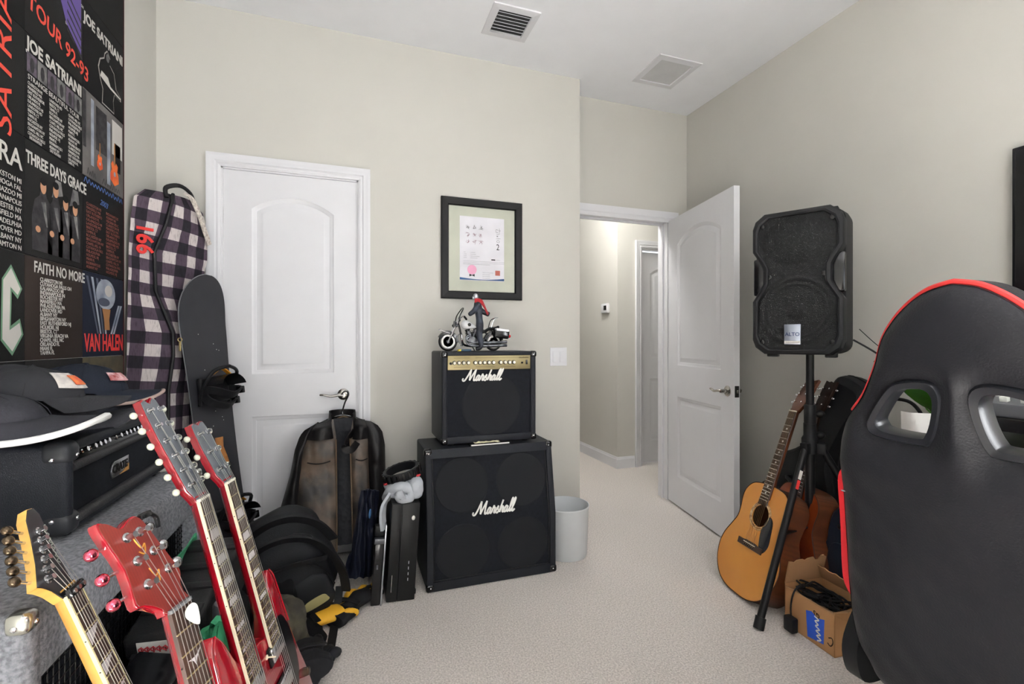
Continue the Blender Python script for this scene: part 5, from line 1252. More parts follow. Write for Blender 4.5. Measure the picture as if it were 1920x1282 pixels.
MF = Matrix(((0, 0, 1, 0), (1, 0, 0, 0), (0, 1, 0, 0), (0, 0, 0, 1)))      # (y, z, x out)
bdg = B().prism([(p.x, p.y) for p in catmull([(-.045, -.022, 0), (-.052, -.005, 0), (-.045, .014, 0), (-.035, .022, 0)], 4)]+[(.055, .022), (.055, -.022)], 0, .006, .001, M=T(ax-.016, -.02, .098) @ MF).build('badge', mat('badge_chrome', (168, 168, 172), .2, .9), ah)
lettering('badge_lettering', 'CRATE', .030, M_blackgloss, bdg, T(ax-.0098, -.066, .089) @ MF, .0006, sx=1.0, bold=.0012)
B().prism([(-.005, -.021), (.054, -.021), (.054, -.002), (.020, -.016)], .0062, .0068, M=T(ax-.016, -.02, .098) @ MF).build('badge_flash', mat('amber_flash', (196, 142, 66), .4, .4), bdg)
for sx in (-1, 1):
    for sy in (-1, 1): B().lathe([(0, 0), (.014, 0), (.016, .014), (0, .014)], 14, M=T(sx*(ax-.03), sy*(ay-.05), 0)).build('foot', M_blackplastic, ah)
# ------------------------------------------------------------------ caps piled on the amplifier head
def cap(label, M, col, edge=None, patch=None, flat=.6, bill=.075, name='baseball_cap', wide=.0048):
    c_ = thing(name, label, 'cap', M=M, group='caps on the amplifier head')
    mcol = mat('cap_cloth_%d_%d_%d' % col, col, .92, bump=.5, bscale=320, var=.08, spec=.15)
    rings = []
    for i in range(9):
        t = i/8; r_ = math.cos(t*PI/2*.985); z = flat*.115*math.sin(t*PI/2)
        rings.append([((.098*r_+.012*noise.noise(Vector((math.cos(a)*2, math.sin(a)*2, t*3+col[0]))))*math.cos(a), .080*r_*math.sin(a), z+.012*noise.noise(Vector((math.cos(a)*2.2+col[1], math.sin(a)*1.5, t*2)))*(1 if i else 0)) for a in [2*PI*j/24 for j in range(24)]])
    cr_ = B().loft(rings).build('crown', mcol, c_, smooth=70)
    B().ell((0, 0, flat*.115+.001), (.007, .007, .004), 10, 6).build('button', mcol, cr_)
    for j in range(6):
        a = 2*PI*j/6+.5; B().tube([(rings[i][0][0]*0+(.0985*math.cos(i/8*PI/2*.985))*math.cos(a), .0805*math.cos(i/8*PI/2*.985)*math.sin(a), flat*.115*math.sin(i/8*PI/2)+.0008) for i in range(8)], .0009, 5).build('seam', mcol, cr_)
    def bf(u, v, off=0.0):
        a = (v-.5)*PI*.86; rx0, ry0 = .090, .077; k = bill*math.cos(a*.92)**.6
        x = rx0*math.cos(a)+u*k; y = ry0*math.sin(a)*(1+.10*u); z = .010-.044*(abs(math.sin(a))**1.6)*(u**.8)+.006*u+off
        return (x, y, z)
    B().grid(bf, 8, 24, .004).build('bill', mcol, c_, smooth=60)
    if edge: B().tube([Vector(bf(1.0, j/24))+Vector((.001, 0, -.002)) for j in range(25)], wide, 8).build('bill_edge', edge, c_)
    if patch:
        for (s_, m_, lift, off) in patch:
            def pf_(u, v, s_=s_, lift=lift, off=off):
                a = (v-.5)*2*s_[0]/.09+off[0]; t = .20+off[1]+u*s_[1]/.13; r_ = math.cos(t*PI/2*.985)
                return ((.098*r_+lift)*math.cos(a), (.080*r_+lift)*math.sin(a), flat*.115*math.sin(t*PI/2)+lift*.8)
            B().grid(pf_, 4, 8, .0015).build('patch', m_, c_)
    return c_
M_cw = mat('white_bill_edge', (228, 228, 226), .7); M_pw = mat('patch_cream', (206, 200, 192), .85, rgb2=(176, 170, 168), vscale=70); M_pr = mat('patch_red', (196, 50, 46), .8, rgb2=(204, 120, 60), vscale=50); M_pp = mat('patch_pink', (206, 170, 172), .85, rgb2=(146, 60, 60), vscale=60)
TOP = .712+.218+.002
cap('dark slate cap pressed flat beneath the navy cap', T(-.775, 1.775, TOP+.004) @ RZ(24) @ RY(-5) @ S(1.1, 1.1, 1.5), (46, 48, 54), None, None, .45, .085)
cap('dark grey cap with curved bill beneath the patched cap', T(-.765, 1.575, TOP+.004) @ RZ(26) @ RY(-4) @ S(1.15, 1.15, 1.4), (56, 56, 60), None, None, .5, .09)
cap('charcoal cap with thick white bill edge at the near end of the pile', T(-.775, 1.375, TOP+.052) @ RZ(4) @ RY(4) @ S(1.2, 1.3, 1.1), (50, 50, 55), M_cw, None, .5, .095, wide=.0066)
cap('navy cap with oval pink patch at the far end of the pile', T(-.775, 1.80, TOP+.078) @ RZ(22) @ RY(7) @ S(1.15, 1.15, 1.05), (36, 40, 50), mat('tan_bill_edge', (150, 130, 122), .8), [((.040, .028), M_pp, .004, (-.5, .10))], .68, .085)
cap('faded black cap with embroidered postage patch atop the cap pile', T(-.770, 1.52, TOP+.090) @ RZ(26) @ RY(8) @ S(1.2, 1.2, 1.05), (50, 50, 53), None, [((.050, .050), M_pw, .004, (-.5, .05)), ((.018, .030), M_pr, .0062, (-.45, .12))], .62, .085)
# small boxes beyond the amplifier head
wb = thing('tin_box', 'small silver and white box stacked on a carton behind the amplifier head', 'box', M=T(-.70, 2.06, .795) @ RZ(12))
B().box(-.05, .05, -.06, .06, 0, .075, .008, 3).build('case', mat('tin_grey', (176, 178, 182), .35, .4), wb); B().box(-.052, .052, -.062, .062, .066, .085, .008, 3).build('lid', mat('tin_lid', (206, 208, 212), .3, .5), wb)
wc = thing('carton', 'cream paper carton under the silver box behind the amplifier head', 'box', M=T(-.69, 2.07, 0) @ RZ(12))
B().box(-.075, .075, -.085, .085, 0, .70, .003).build('case', mat('cream_card', (198, 194, 184), .8), wc); B().box(-.078, .078, -.088, .088, .70, .793, .003).build('lid', mat('cream_lid', (208, 204, 196), .8), wc)

# ------------------------------------------------------------------ electric guitars
M_cherry = mat('cherry_lacquer', (150, 14, 30), .12, rgb2=(116, 8, 20), vscale=4, coat=1.0)
M_cream = mat('cream_binding', (226, 214, 186), .4); M_nick = mat('nickel', (206, 206, 208), .16, 1.0); M_str = mat('steel_string', (196, 196, 192), .3, .9)
def eframe(nut, nh, lean):
    n = Vector((nh[0], nh[1], 0)).normalized(); u = Vector((-n.y, n.x, 0)); l = R(lean); Z = Vector((0, 0, 1))
    return frame(nut, u, Z*math.cos(l)-n*math.sin(l), n*math.cos(l)+Z*math.sin(l))
def eneck(g, x0, L_, w0, w1, scale, nfr, side_m, board_m, bind, strings, inlay=None, nutm=None, body_over=.0, d0=.021, split=False):
    """one neck: nut centre at (x0, 0), running down -y"""
    pf_ = lambda y: w0+(w1-w0)*(-y/L_)
    nk = B().loft([[(x0+x*(wd/2), y, z) for x, z in ((-1, 0), (-1, -.004), (-.88, -.012), (-.45, -dp), (.45, -dp), (.88, -.012), (1, -.004), (1, 0))] for y, wd, dp in ((.012, w0, d0), (-.1, pf_(-.1), d0), (-L_*.80, pf_(-L_*.8), d0+.003), (-L_*.92, pf_(-L_*.9), d0+.014), (-L_, w1, d0+.018))]).build('neck', side_m, g)
    fb = B().loft([[(x0-wd/2, y, 0), (x0+wd/2, y, 0), (x0+wd/2*.93, y, .0055), (x0, y, .0062), (x0-wd/2*.93, y, .0055)] for y, wd in ((0, w0), (-L_, w1))]).build('fretboard', board_m, g, smooth=0)
    if bind:
        for s in (-1, 1): B().loft([[(x0+s*(wd/2-.0006), y, -.0004), (x0+s*(wd/2+.0009), y, -.0004), (x0+s*(wd/2+.0009), y, .0056), (x0+s*(wd/2-.0022), y, .0060)] for y, wd in ((0, w0), (-L_, w1))]).build('binding', bind, fb, smooth=0)
    for i in range(1, nfr+1):
        y = -scale*(1-2**(-i/12)); wd = pf_(y)
        B().box(x0-wd/2*.97, x0+wd/2*.97, y-.0010, y+.0010, .0052, .0074).build('fret', mat('fret_brass', (196, 182, 140), .3, .9), fb, smooth=0)
    if inlay:
        for i in (3, 5, 7, 9, 12, 15, 17, 19, 21):
            if i > nfr: break
            ya, yb = -scale*(1-2**(-(i-1)/12)), -scale*(1-2**(-i/12)); wd = pf_((ya+yb)/2)
            if inlay == 'shark': pl_ = [(x0-wd*.40, yb+.004), (x0-wd*.40, ya-.004), (x0+wd*.36, ya-.004)]; 
            elif inlay == 'block': pl_ = [(x0-wd*.36, yb+.005), (x0+wd*.36, yb+.005), (x0+wd*.30, ya-.005), (x0-wd*.30, ya-.005)]
            else:
                cy_ = (ya+yb)/2; pl_ = [(x0-.014, cy_+.004), (x0-.004, cy_-.001), (x0, cy_-.010), (x0+.004, cy_-.001), (x0+.016, cy_+.010), (x0+.005, cy_+.004), (x0, cy_+.003)]
            B().prism(pl_, .0050, .0066).build('inlay', mat('pearl_inlay', (196, 188, 190), .3), fb, smooth=0)
        for i in (3, 5, 7, 9):
            ya, yb = -scale*(1-2**(-(i-1)/12)), -scale*(1-2**(-i/12)); B().ell((x0-pf_(ya)/2-.0008, (ya+yb)/2, .0025), (.0008, .0016, .0016), 6, 4).build('side_dot', M_blackgloss, fb)
    B().box(x0-w0/2, x0+w0/2, -.002, .004, .0, .0085, .001).build('nut', nutm or mat('bone', (226, 220, 204), .4), g)
    return fb
def estrings(g, x0, w0, w1, ybridge, posts, zb=.016, double=False, MH=Matrix()):
    posts = [tuple(MH @ Vector(p)) for p in posts]; n = len(posts)
    for i, (px_, py_, pz_) in enumerate(posts):
        if double: k = i//2; xo = (i % 2-.5)*.0022; f = (k/5-.5)
        else: f = (i/(n-1)-.5); xo = 0
        B().tube([(px_, py_, pz_), (x0+f*w0*.80+xo, 0, .0090), (x0+f*w1*.82+xo, ybridge, zb)], .00055, 4).build('string', M_str, g)
def tuner(g, MH, x, y, s, km, post_z=.016, reach=.030, big=1.0, name='tuner'):
    p_ = B().lathe([(0, 0), (.0068*big, 0), (.0068*big, .002), (.0042*big, .003), (.0036*big, .008), (.0042*big, post_z), (0, post_z)], 12, M=MH @ T(x, y, 0)).build('string_post', M_nick, g)
    t_ = B().cyl((x+s*.006, y, -.010), (x+s*(reach-.008), y, -.010), .0026, 8, M=MH).build('tuner_stem', M_nick, p_)
    B().ell((x+s*reach, y, -.010), (.0085*big, .0078*big, .0062*big), 14, 10, M=MH).build('tuner_key', km, p_)
# --- red six-string, headstock 3+3
ga = thing('electric_guitar', 'red electric guitar with chrome tuners and a pick held under its strings', 'electric guitar', M=eframe((-.254, .87, .747), (.94, -.35), 15))
MH2 = RX(-10) @ T(0, 0, .002)
hs2 = [(-.022, -.002), (.023, -.002), (.021, .012), (.022, .028), (.031, .045), (.025, .071), (.013, .117), (.005, .146), (-.004, .157), (-.016, .156), (-.036, .149), (-.053, .164), (-.065, .168), (-.066, .150), (-.056, .090), (-.062, .038), (-.051, .030), (-.039, .021), (-.027, .008)]
hs2 = [(x*1.0, y) for x, y in hs2]
M_hface = grain(mat('red_mahogany_face', (118, 38, 30), .3, rgb2=(100, 28, 24), vscale=5, coat=.5), 70, .12)
h2 = B().prism([(p.x, p.y) for p in catmull([(x, y, 0) for x, y in hs2], 3, True)], -.016, -.001, .002, M=MH2).build('headstock', M_cherry, ga)
B().prism([(p.x, p.y) for p in catmull([(-.012+(x+.012)*.95, .08+(y-.08)*.965, 0) for x, y in hs2], 3, True)], -.0012, .0004, M=MH2).build('headstock_face', M_hface, ga)
posts2 = [(-.033, .055), (-.033, .093), (-.033, .131), (-.010, .131), (-.001, .095), (.010, .059)]
M_reflkey = mat('chrome_red_reflection', (206, 92, 112), .08, 1.0)  # chrome keys; their red reflection is put into the colour
for i, (x, y) in enumerate(posts2): tuner(h2, MH2, x, y, -1 if i < 3 else 1, M_reflkey if i < 3 else M_nick, .016, .048 if i < 3 else .03, 1.15)
B().tube(catmull([(-.024, .125, .0008), (-.018, .108, .0008), (-.010, .112, .0008), (-.016, .098, .0008), (-.024, .104, .0008)], 5), .0011, 5, M=MH2).tube(catmull([(-.020, .075, .0008), (-.014, .060, .0008), (-.006, .066, .0008), (-.012, .050, .0008)], 5), .0011, 5, M=MH2).build('gold_script', mat('gold_ink', (206, 150, 62), .4, .5), h2)
B().box(.012, .034, .150, .160, -.006, .004, .003, M=MH2 @ T(-.01, -.004, .0)).tube(catmull([(.004, .148, -.004), (.022, .150, -.002), (.034, .140, -.004), (.032, .124, -.006)], 4), .0035, 8, M=MH2).build('clip_tuner', M_blackgloss, ga)
M_rosew2 = grain(mat('rosewood_board', (70, 46, 36), .4, rgb2=(56, 36, 28), vscale=14), 90, .2)
eneck(ga, 0, .47, .0435, .056, .635, 22, M_cherry, M_rosew2, None, 6, 'bird', mat('grey_nut', (120, 122, 124), .35, .4))
estrings(ga, 0, .0435, .056, -.60, [(x, y, .012) for x, y in posts2], MH=MH2)
pk = B().prism([(p.x, p.y) for p in catmull([(0, -.018, 0), (.013, .004, 0), (.010, .015, 0), (0, .018, 0), (-.010, .015, 0), (-.013, .004, 0)], 4, True)], 0, .0012, M=T(.013, -.024, .0105) @ Matrix.Rotation(R(12), 4, 'Z') @ RX(-6)).build('pick', mat('pearl_pick', (214, 210, 204), .3), ga)
def ebody(g, half, th, m, cx_=0, y0=0, top=None):
    h = catmull([(x, y, 0) for x, y in half], 4); ol = [(cx_+p.x, y0+p.y) for p in h]+[(cx_-p.x, y0+p.y) for p in h[-2:0:-1]]
    return B().prism(ol, -th-.004, -.004, .006, 3).build('body', m, g)
sg_half = [(0, -.36), (.040, -.362), (.060, -.345), (.075, -.310), (.100, -.285), (.112, -.30), (.118, -.34), (.128, -.40), (.138, -.46), (.152, -.53), (.170, -.60), (.165, -.68), (.12, -.735), (.05, -.752), (0, -.755)]
def hardware(g, x0, y_b, gap=.07, n=2):
    for k in range(n):
        yy = y_b+.045+gap*k; p_ = B().box(x0-.036, x0+.036, yy-.018, yy+.018, -.004, .008, .004, 3).build('pickup', M_nick, g)
        B().box(x0-.044, x0+.044, yy-.024, yy+.024, -.004, .0025, .003).build('pickup_ring', M_blackgloss, p_)
    B().box(x0-.040, x0+.040, y_b-.007, y_b+.007, -.004, .016, .004, 3).build('bridge', M_nick, g); B().box(x0-.046, x0+.046, y_b-.050, y_b-.036, -.004, .014, .005, 3).build('tailpiece', M_nick, g)
ebody(ga, sg_half, .042, M_cherry); hardware(ga, 0, -.60)
for x, y in ((.09, -.60), (.11, -.65)): B().lathe([(0, 0), (.012, 0), (.011, .014), (0, .016)], 16, M=T(x, y, -.004)).build('control_knob', M_blackgloss, ga)
# --- black faced pointed six-in-line
gb = thing('electric_guitar', 'electric guitar with black six-in-line headstock and maple neck leaning on the cabinet', 'electric guitar', M=eframe((-.455, 1.02, .730), (1, 0), 20))
MH1 = RX(-10) @ T(0, 0, .001)
hs1 = [(-.024, -.002), (.024, -.002), (.018, .017), (.026, .052), (.041, .098), (.056, .142), (.053, .156), (.040, .158), (.022, .143), (.002, .110), (-.024, .072), (-.052, .040), (-.043, .033), (-.033, .020)]
M_maple = grain(mat('maple', (226, 178, 92), .3, rgb2=(214, 158, 72), vscale=6, coat=.4), 30, .08)
M_mblack = mat('headstock_black', (30, 30, 33), .3)
h1 = B().prism(hs1, -.016, -.001, .001, M=MH1).build('headstock', M_maple, gb)
B().prism([(.002+(x-.002)*.985, .07+(y-.07)*.985) for x, y in hs1], -.0012, .0006, M=MH1).build('headstock_face', M_mblack, gb)
dx_, dy_ = .074, .103; ln = math.hypot(dx_, dy_)
M_kb = mat('dark_bronze', (92, 78, 62), .25, .9)
posts1 = []
for k in range(6):
    t = .12+.145*k; x, y = -.052+dx_*t+.020*dy_/ln*1.0, .040+dy_*t-.020*dx_/ln; posts1.append((x, y))
    a_ = math.degrees(math.atan2(dy_, dx_))
    tuner(h1, MH1 @ T(x, y, 0) @ Matrix.Rotation(R(a_-90), 4, 'Z'), 0, 0, -1, M_kb, .012, .046, 1.1)
scribble('headstock_script', mat('pale_script', (150, 158, 146), .5), h1, MH1 @ T(.022, .050, .0008) @ Matrix.Rotation(R(68), 4, 'Z'), .075, .009, 8, .0011, 7)
eneck(gb, 0, .46, .0435, .056, .635, 22, M_maple, M_rosew2, mat('pale_binding', (236, 226, 176), .4), 6, 'shark', M_blackgloss)
B().box(-.022, .022, -.006, .010, .004, .013, .002).build('locking_nut', M_blackgloss, gb)
for k in range(3): B().lathe([(0, 0), (.004, 0), (.004, .003), (0, .003)], 10, M=T(-.014+.014*k, .002, .013)).build('nut_bolt', M_nick, gb)
estrings(gb, 0, .0435, .056, -.60, [(x, y, .008) for x, y in posts1], MH=MH1)
ebody(gb, [(0, -.37), (.045, -.37), (.07, -.34), (.085, -.29), (.105, -.28), (.120, -.32), (.125, -.40), (.118, -.46), (.135, -.53), (.162, -.60), (.155, -.68), (.11, -.72), (.05, -.735), (0, -.735)], .042, M_mblack); hardware(gb, 0, -.60)
# --- double neck
gd_ = thing('double_neck_guitar', 'cherry red double neck electric guitar standing between the red guitar and backpack', 'electric guitar', M=eframe((-.318, 1.25, .803), (.98, -.2), 14.7))
SP = .132
MH3 = RX(-12) @ T(0, 0, .001)
M_hgrey = mat('headstock_grey_gloss', (92, 96, 102), .12)
def ghead(x0, L_, name, ntun, wide):
    ol = [(x0-.022, -.002), (x0+.022, -.002), (x0+.025, .010), (x0+wide, .030), (x0+wide*1.02, L_*.6), (x0+wide*.92, L_*.86), (x0+wide*.80, L_*.97), (x0+wide*.45, L_*.985), (x0, L_*.94), (x0-wide*.45, L_*.985), (x0-wide*.80, L_*.97), (x0-wide*.92, L_*.86), (x0-wide*1.02, L_*.6), (x0-wide, .030), (x0-.025, .010)]
    h_ = B().prism(ol, -.017, -.001, .0015, M=MH3).build(name, M_cherry, gd_)
    B().prism([(x0+(x-x0)*.93, L_*.5+(y-L_*.5)*.965) for x, y in ol], -.0012, .0006, M=MH3).build('headstock_face', M_hgrey, h_)
    ps = []
    for s in (-1, 1):
        for k in range(ntun//2):
            y = .040+(L_-.075)*k/max(1, ntun//2-1); x = x0+s*wide*.55; tuner(h_, MH3, x, y, s, M_cream_key, .013, .034); ps.append((x, y))
    return h_, ps
M_cream_key = mat('cream_key', (206, 208, 190), .3)
hA, pA = ghead(0, .262, 'headstock', 12, .034); hB, pB = ghead(SP, .175, 'headstock', 6, .036)
eneck(gd_, 0, .43, .044, .056, .628, 20, M_cherry, M_rosew2, M_cream, 12, 'block'); eneck(gd_, SP, .43, .044, .056, .628, 20, M_cherry, M_rosew2, M_cream, 6, 'block')
lp = sorted(pA[:6], key=lambda p: -p[1])[::-1]; rp2 = sorted(pA[6:], key=lambda p: p[1])[::-1]
estrings(gd_, 0, .044, .056, -.57, [(x, y, .008) for x, y in lp+rp2], double=True, MH=MH3)
estrings(gd_, SP, .044, .056, -.57, [(x, y, .008) for x, y in sorted(pB[:3], key=lambda p: p[1])+sorted(pB[3:], key=lambda p: -p[1])], MH=MH3)
dn_half = [(0, -.395), (.020, -.395), (.045, -.40), (.075, -.39), (.10, -.36), (.125, -.30), (.150, -.275), (.166, -.30), (.172, -.36), (.180, -.44), (.195, -.52), (.215, -.60), (.222, -.66), (.21, -.72), (.16, -.775), (.08, -.795), (0, -.80)]
ebody(gd_, dn_half, .040, M_cherry, SP/2)
for s in (-1, 1):
    B().tube(catmull([(SP/2+s*.150, -.275, -.003), (SP/2+s*.166, -.30, -.003), (SP/2+s*.172, -.36, -.003), (SP/2+s*.180, -.44, -.003)], 5), .0022, 6).build('edge_highlight_binding', M_cherry, gd_)
hardware(gd_, 0, -.585, .09); hardware(gd_, SP, -.585, .09)
pgd = [(SP/2-.022, -.42), (SP/2+.022, -.42), (SP/2+.022, -.60), (SP/2-.022, -.60)]
B().prism([(p.x, p.y) for p in catmull([(x, y, 0) for x, y in ((SP+.03, -.42), (SP+.075, -.40), (SP+.105, -.46), (SP+.10, -.56), (SP+.06, -.60), (SP+.035, -.55))], 4, True)], -.004, -.0018).build('pickguard', M_blackgloss, gd_)
for x, y in ((SP+.12, -.60), (SP+.095, -.66), (SP+.13, -.67), (SP+.10, -.72)):
    B().lathe([(0, 0), (.012, 0), (.0105, .014), (.007, .016), (0, .016)], 16, M=T(x, y, -.004)).build('control_knob', mat('amber_knob', (60, 46, 34), .2), gd_)
B().lathe([(0, 0), (.006, 0), (.006, .003), (.002, .004), (.002, .022), (0, .023)], 10, M=T(SP/2+.02, -.44, -.004) @ RX(15)).build('toggle_switch', M_cream, gd_)
# stand that carries the guitars
def gstand(label, g, x0, ybot, grp):
    Mw = g.matrix_local; o = Mw @ Vector((x0, ybot, -.025)); n = (Mw.to_3x3() @ Vector((0, 0, 1))); n.z = 0; n.normalize(); u = Vector((-n.y, n.x, 0))
    s_ = thing('guitar_stand', label, 'guitar stand', M=frame((o.x, o.y, 0), n, u, (0, 0, 1)), group=grp)
    zb = max(.05, o.z-.012)
    for sd in (-1, 1):
        B().tube(catmull([(-.14, sd*.05, zb+.30), (-.10, sd*.06, zb+.02), (-.04, sd*.08, zb-.005), (.045, sd*.08, zb-.012), (.055, sd*.08, zb+.03)], 5), .0075, 8).build('cradle_arm', M_std, s_)
        B().cyl((-.10, sd*.06, zb+.02), (.16, sd*.16, .008), .0085, 10).build('front_leg', M_std, s_)
    B().cyl((-.14, 0, zb+.30), (-.185, 0, .008), .0085, 10).build('rear_leg', M_std, s_)
    B().cyl((-.14, -.06, zb+.30), (-.14, .06, zb+.30), .009, 10).build('crossbar', M_std, s_)
gstand('black tubular stand under the double neck guitar', gd_, SP/2, -.80, 'guitar stands')
gstand('black tubular stand under the red six string guitar', ga, 0, -.755, 'guitar stands')
gstand('black tubular stand under the guitar with black headstock', gb, 0, -.735, 'guitar stands')

# ------------------------------------------------------------------ hard cases and odds between the cabinet and the guitars
M_abs = mat('black_abs', (28, 28, 29), .42, bump=.5, bscale=300)
hc_ = thing('hard_case', 'black moulded hard case with white and red sticker behind the red guitar', 'hard case', M=T(-.412, 1.56, .425) @ RZ(-8) @ RX(14))
B().box(-.078, .078, -.19, .19, -.075, .0, .014, 3).build('lower_shell', M_abs, hc_); B().box(-.078, .078, -.19, .19, .003, .075, .014, 3).build('lid', M_abs, hc_)
for y in (-.11, -.03, .05, .13): B().box(-.070, .070, y-.012, y+.012, .070, .082, .004).build('rib', M_abs, hc_)
for x in (-.045, .045): B().box(x-.014, x+.014, -.202, -.186, -.03, .03, .004).build('latch', M_blackplastic, hc_)
stk = B().box(-.035, .035, -.1915, -.1902, -.022, .022, M=T(-.01, 0, .038)).build('sticker', M_whiteprint, hc_)
for k in range(5): B().torus((-.036+.013*k, -.1918, .040), .0052, .0016, 'Y', 10, 5).box(-.0365+.013*k, -.0335+.013*k, -.1925, -.1910, .030, .048).build('sticker_glyph', mat('sticker_red', (176, 46, 52), .7), stk)
scribble('sticker_line', MATS['sticker_red'], stk, T(-.030, -.1917, .022) @ FX, .04, .004, 2, .0008, 3)
hc2 = thing('hard_case', 'tall black hard case standing beneath the stickered case', 'hard case', M=T(-.412, 1.60, 0) @ RZ(-4))
B().box(-.075, .075, -.20, .24, 0, .295, .012, 3).build('shell', M_abs, hc2); B().box(-.077, .077, -.202, .242, .15, .158, .002).build('seam_strip', M_blackgloss, hc2)
for y in (-.12, .12): B().box(.073, .085, y-.02, y+.02, .08, .13, .003).build('latch', M_chrome, hc2)
lpz = thing('laptop', 'closed dark laptop with pale edges propped against the hard case', 'laptop', M=T(-.405, 1.205, .425) @ RZ(-24) @ RX(22))
B().box(-.065, .065, -.06, .06, 0, .012, .004).build('base', M_blackplastic, lpz); B().box(-.065, .065, -.06, .06, .016, .024, .004).build('lid', M_blackgloss, lpz)
B().box(-.065, .065, -.062, -.059, .012, .016).box(-.065, .065, -.062, -.059, .024, .0265).build('pale_edge', mat('pale_edge', (190, 176, 160), .4), lpz)
lsp = thing('equipment_case', 'low black equipment case under the laptop on the floor', 'equipment case', M=T(-.410, 1.22, 0) @ RZ(-6))
B().box(-.062, .062, -.09, .09, 0, .385, .010, 3).build('shell', M_abs, lsp); B().box(-.04, .04, -.104, -.088, .26, .29, .005).build('handle', M_blackplastic, lsp)
gs = thing('green_strap', 'green webbing strap hanging over the cases behind the double neck', 'strap', M=T(0, 0, 0))
M_grn = mat('green_webbing', (38, 124, 84), .75, bump=.4, bscale=300)
pA_ = [P(368, 1005, x=-.47), P(360, 1012, x=-.47), P(345, 1035, x=-.46), P(330, 1058, x=-.46), P(322, 1080, x=-.455)]
B().ribbon(catmull(pA_, 5), (0, 1, .2), .022, .004).build('upper_length', M_grn, gs)
gb2 = thing('green_bag', 'folded green cloth bag tucked behind the double neck guitar body', 'cloth bag', M=T(-.300, 1.33, 0))
def gbf(u, v): return ((u-.5)*.085+.02*noise.noise(Vector((u*3, v*3, 1))), .03*math.sin(v*2.6)+.02*noise.noise(Vector((u*4, v*4, 5))), .22+v*.25-.06*abs(u-.5))
B().grid(gbf, 12, 14, .014).build('cloth', M_grn, gb2, smooth=70)
gcan = thing('grey_canister', 'matte grey metal drum beside the double neck guitar body', 'canister', M=T(-.305, 1.43, .0))
B().lathe([(0, 0), (.032, 0), (.034, .004), (.034, .47), (.030, .476), (0, .476)], 36, M=T(0, 0, 0)).build('drum', mat('brushed_grey', (120, 122, 126), .35, .7), gcan)
# ------------------------------------------------------------------ leather jacket on a hanger, hung from the closet door lever
JX, JY = -.035, 2.655
hg = thing('coat_hanger', 'black wire hanger hooked on the closet door lever', 'coat hanger', loc=(JX, JY, .77))
B().tube(catmull([(-.004, .045, .112), (.012, .043, .126), (.026, .042, .118), (.026, .042, .095), (.012, .04, .065), (.0, .035, .02), (0, .03, .0)], 6), .0042, 8).build('hook', M_blackgloss, hg)
B().tube(catmull([(-.19, .02, -.085), (-.10, .03, -.035), (0, .03, .0), (.10, .03, -.035), (.19, .02, -.085)], 5), .007, 8).build('bar', M_blackgloss, hg)
jk = thing('leather_jacket', 'worn brown and black leather jacket hanging from the closet door', 'jacket', loc=(JX, JY, .77))
M_jb = mat('worn_brown_leather', (92, 76, 62), .46, bump=.5, bscale=34, rgb2=(36, 33, 32), vscale=9, spec=.5); M_jk = mat('black_leather', (18, 17, 19), .36, bump=.5, bscale=26, rgb2=(30, 28, 28), vscale=10, spec=.45); M_lin = mat('navy_quilted_lining', (11, 13, 22), .5, bump=.9, bscale=42, kind='voronoi', spec=.25)
def front(z):   # forward offset as the lower part is pushed out over the backpack
    return -.13*max(0, (-z-.25)/.45)**1.2
def ip(tab, z):
    for (z0, x0), (z1, x1) in zip(tab, tab[1:]):
        if z >= z1 or (z1, x1) == tab[-1]:
            t = max(0, min(1, (z0-z)/(z0-z1))); return x0+(x1-x0)*t
oL = [(0, -.12), (-.05, -.172), (-.09, -.205), (-.16, -.228), (-.28, -.248), (-.42, -.285), (-.55, -.318), (-.68, -.335)]
bL = [(0, -.10), (-.06, -.150), (-.16, -.188), (-.30, -.205), (-.68, -.215)]
cL = [(0, -.045), (-.10, -.030), (-.68, -.022)]
cR = [(0, .055), (-.10, .038), (-.68, .052)]
bR = [(0, .10), (-.06, .125), (-.16, .128), (-.40, .135), (-.68, .125)]
oR = [(0, .13), (-.05, .175), (-.09, .203), (-.16, .216), (-.30, .218), (-.45, .212), (-.60, .195), (-.68, .188)]
def ztop(x):
    a = abs(x-.003); return -.012-.20*max(0, a-.055) if a < .16 else -.033-1.3*(a-.16)
def strip(name, m, xl, xr, z0, z1, base, hump, seed, nu=14, nv=34, thick=.010):
    def fn(u, v):
        xa = xl(-.06)*(1-u)+xr(-.06)*u; zt = ztop(xa) if z0 is None else z0; z = zt+(z1-zt)*v
        x = xl(z)*(1-u)+xr(z)*u
        fade = min(1, .25+v*3)
        y = -(base+hump*math.sin(PI*u)**.7*fade)*min(1, .35+v*2.2 if z0 is None else 1)+front(z)
        y += .010*noise.noise(Vector((x*9+seed, z*5, 2)))+.006*noise.noise(Vector((x*28+seed, z*9+x*12, 7)))+.0035*noise.noise(Vector((x*60, z*34+seed, 1)))
        return (x, y, z)
    return B().grid(fn, nu, nv, -thick).build(name, m, jk, smooth=80)
I = lambda t: (lambda z: ip(t, z))
strip('back_lining', M_lin, I(bL), I(bR), None, -.64, -.005, -.008, 3, 20, 30)
strip('front_panel', M_jb, I(bL), I(cL), None, -.66, .050, .022, 5)
strip('front_panel', M_jb, I(cR), I(bR), None, -.66, .050, .018, 8)
strip('sleeve', M_jk, I(oL), lambda z: ip(bL, z)+.012, None, -.70, .022, .050, 11)
strip('sleeve', M_jk, lambda z: ip(bR, z)-.010, I(oR), None, -.66, .022, .052, 14)
strip('cuff', M_jb, lambda z: ip(bR, z)-.004, lambda z: ip(oR, z)-.008, -.64, -.735, .030, .050, 17, 12, 8)
strip('shoulder_yoke', M_jk, I(bL), lambda z: ip(cL, z)-.012, None, -.105, .056, .024, 5, 12, 10)
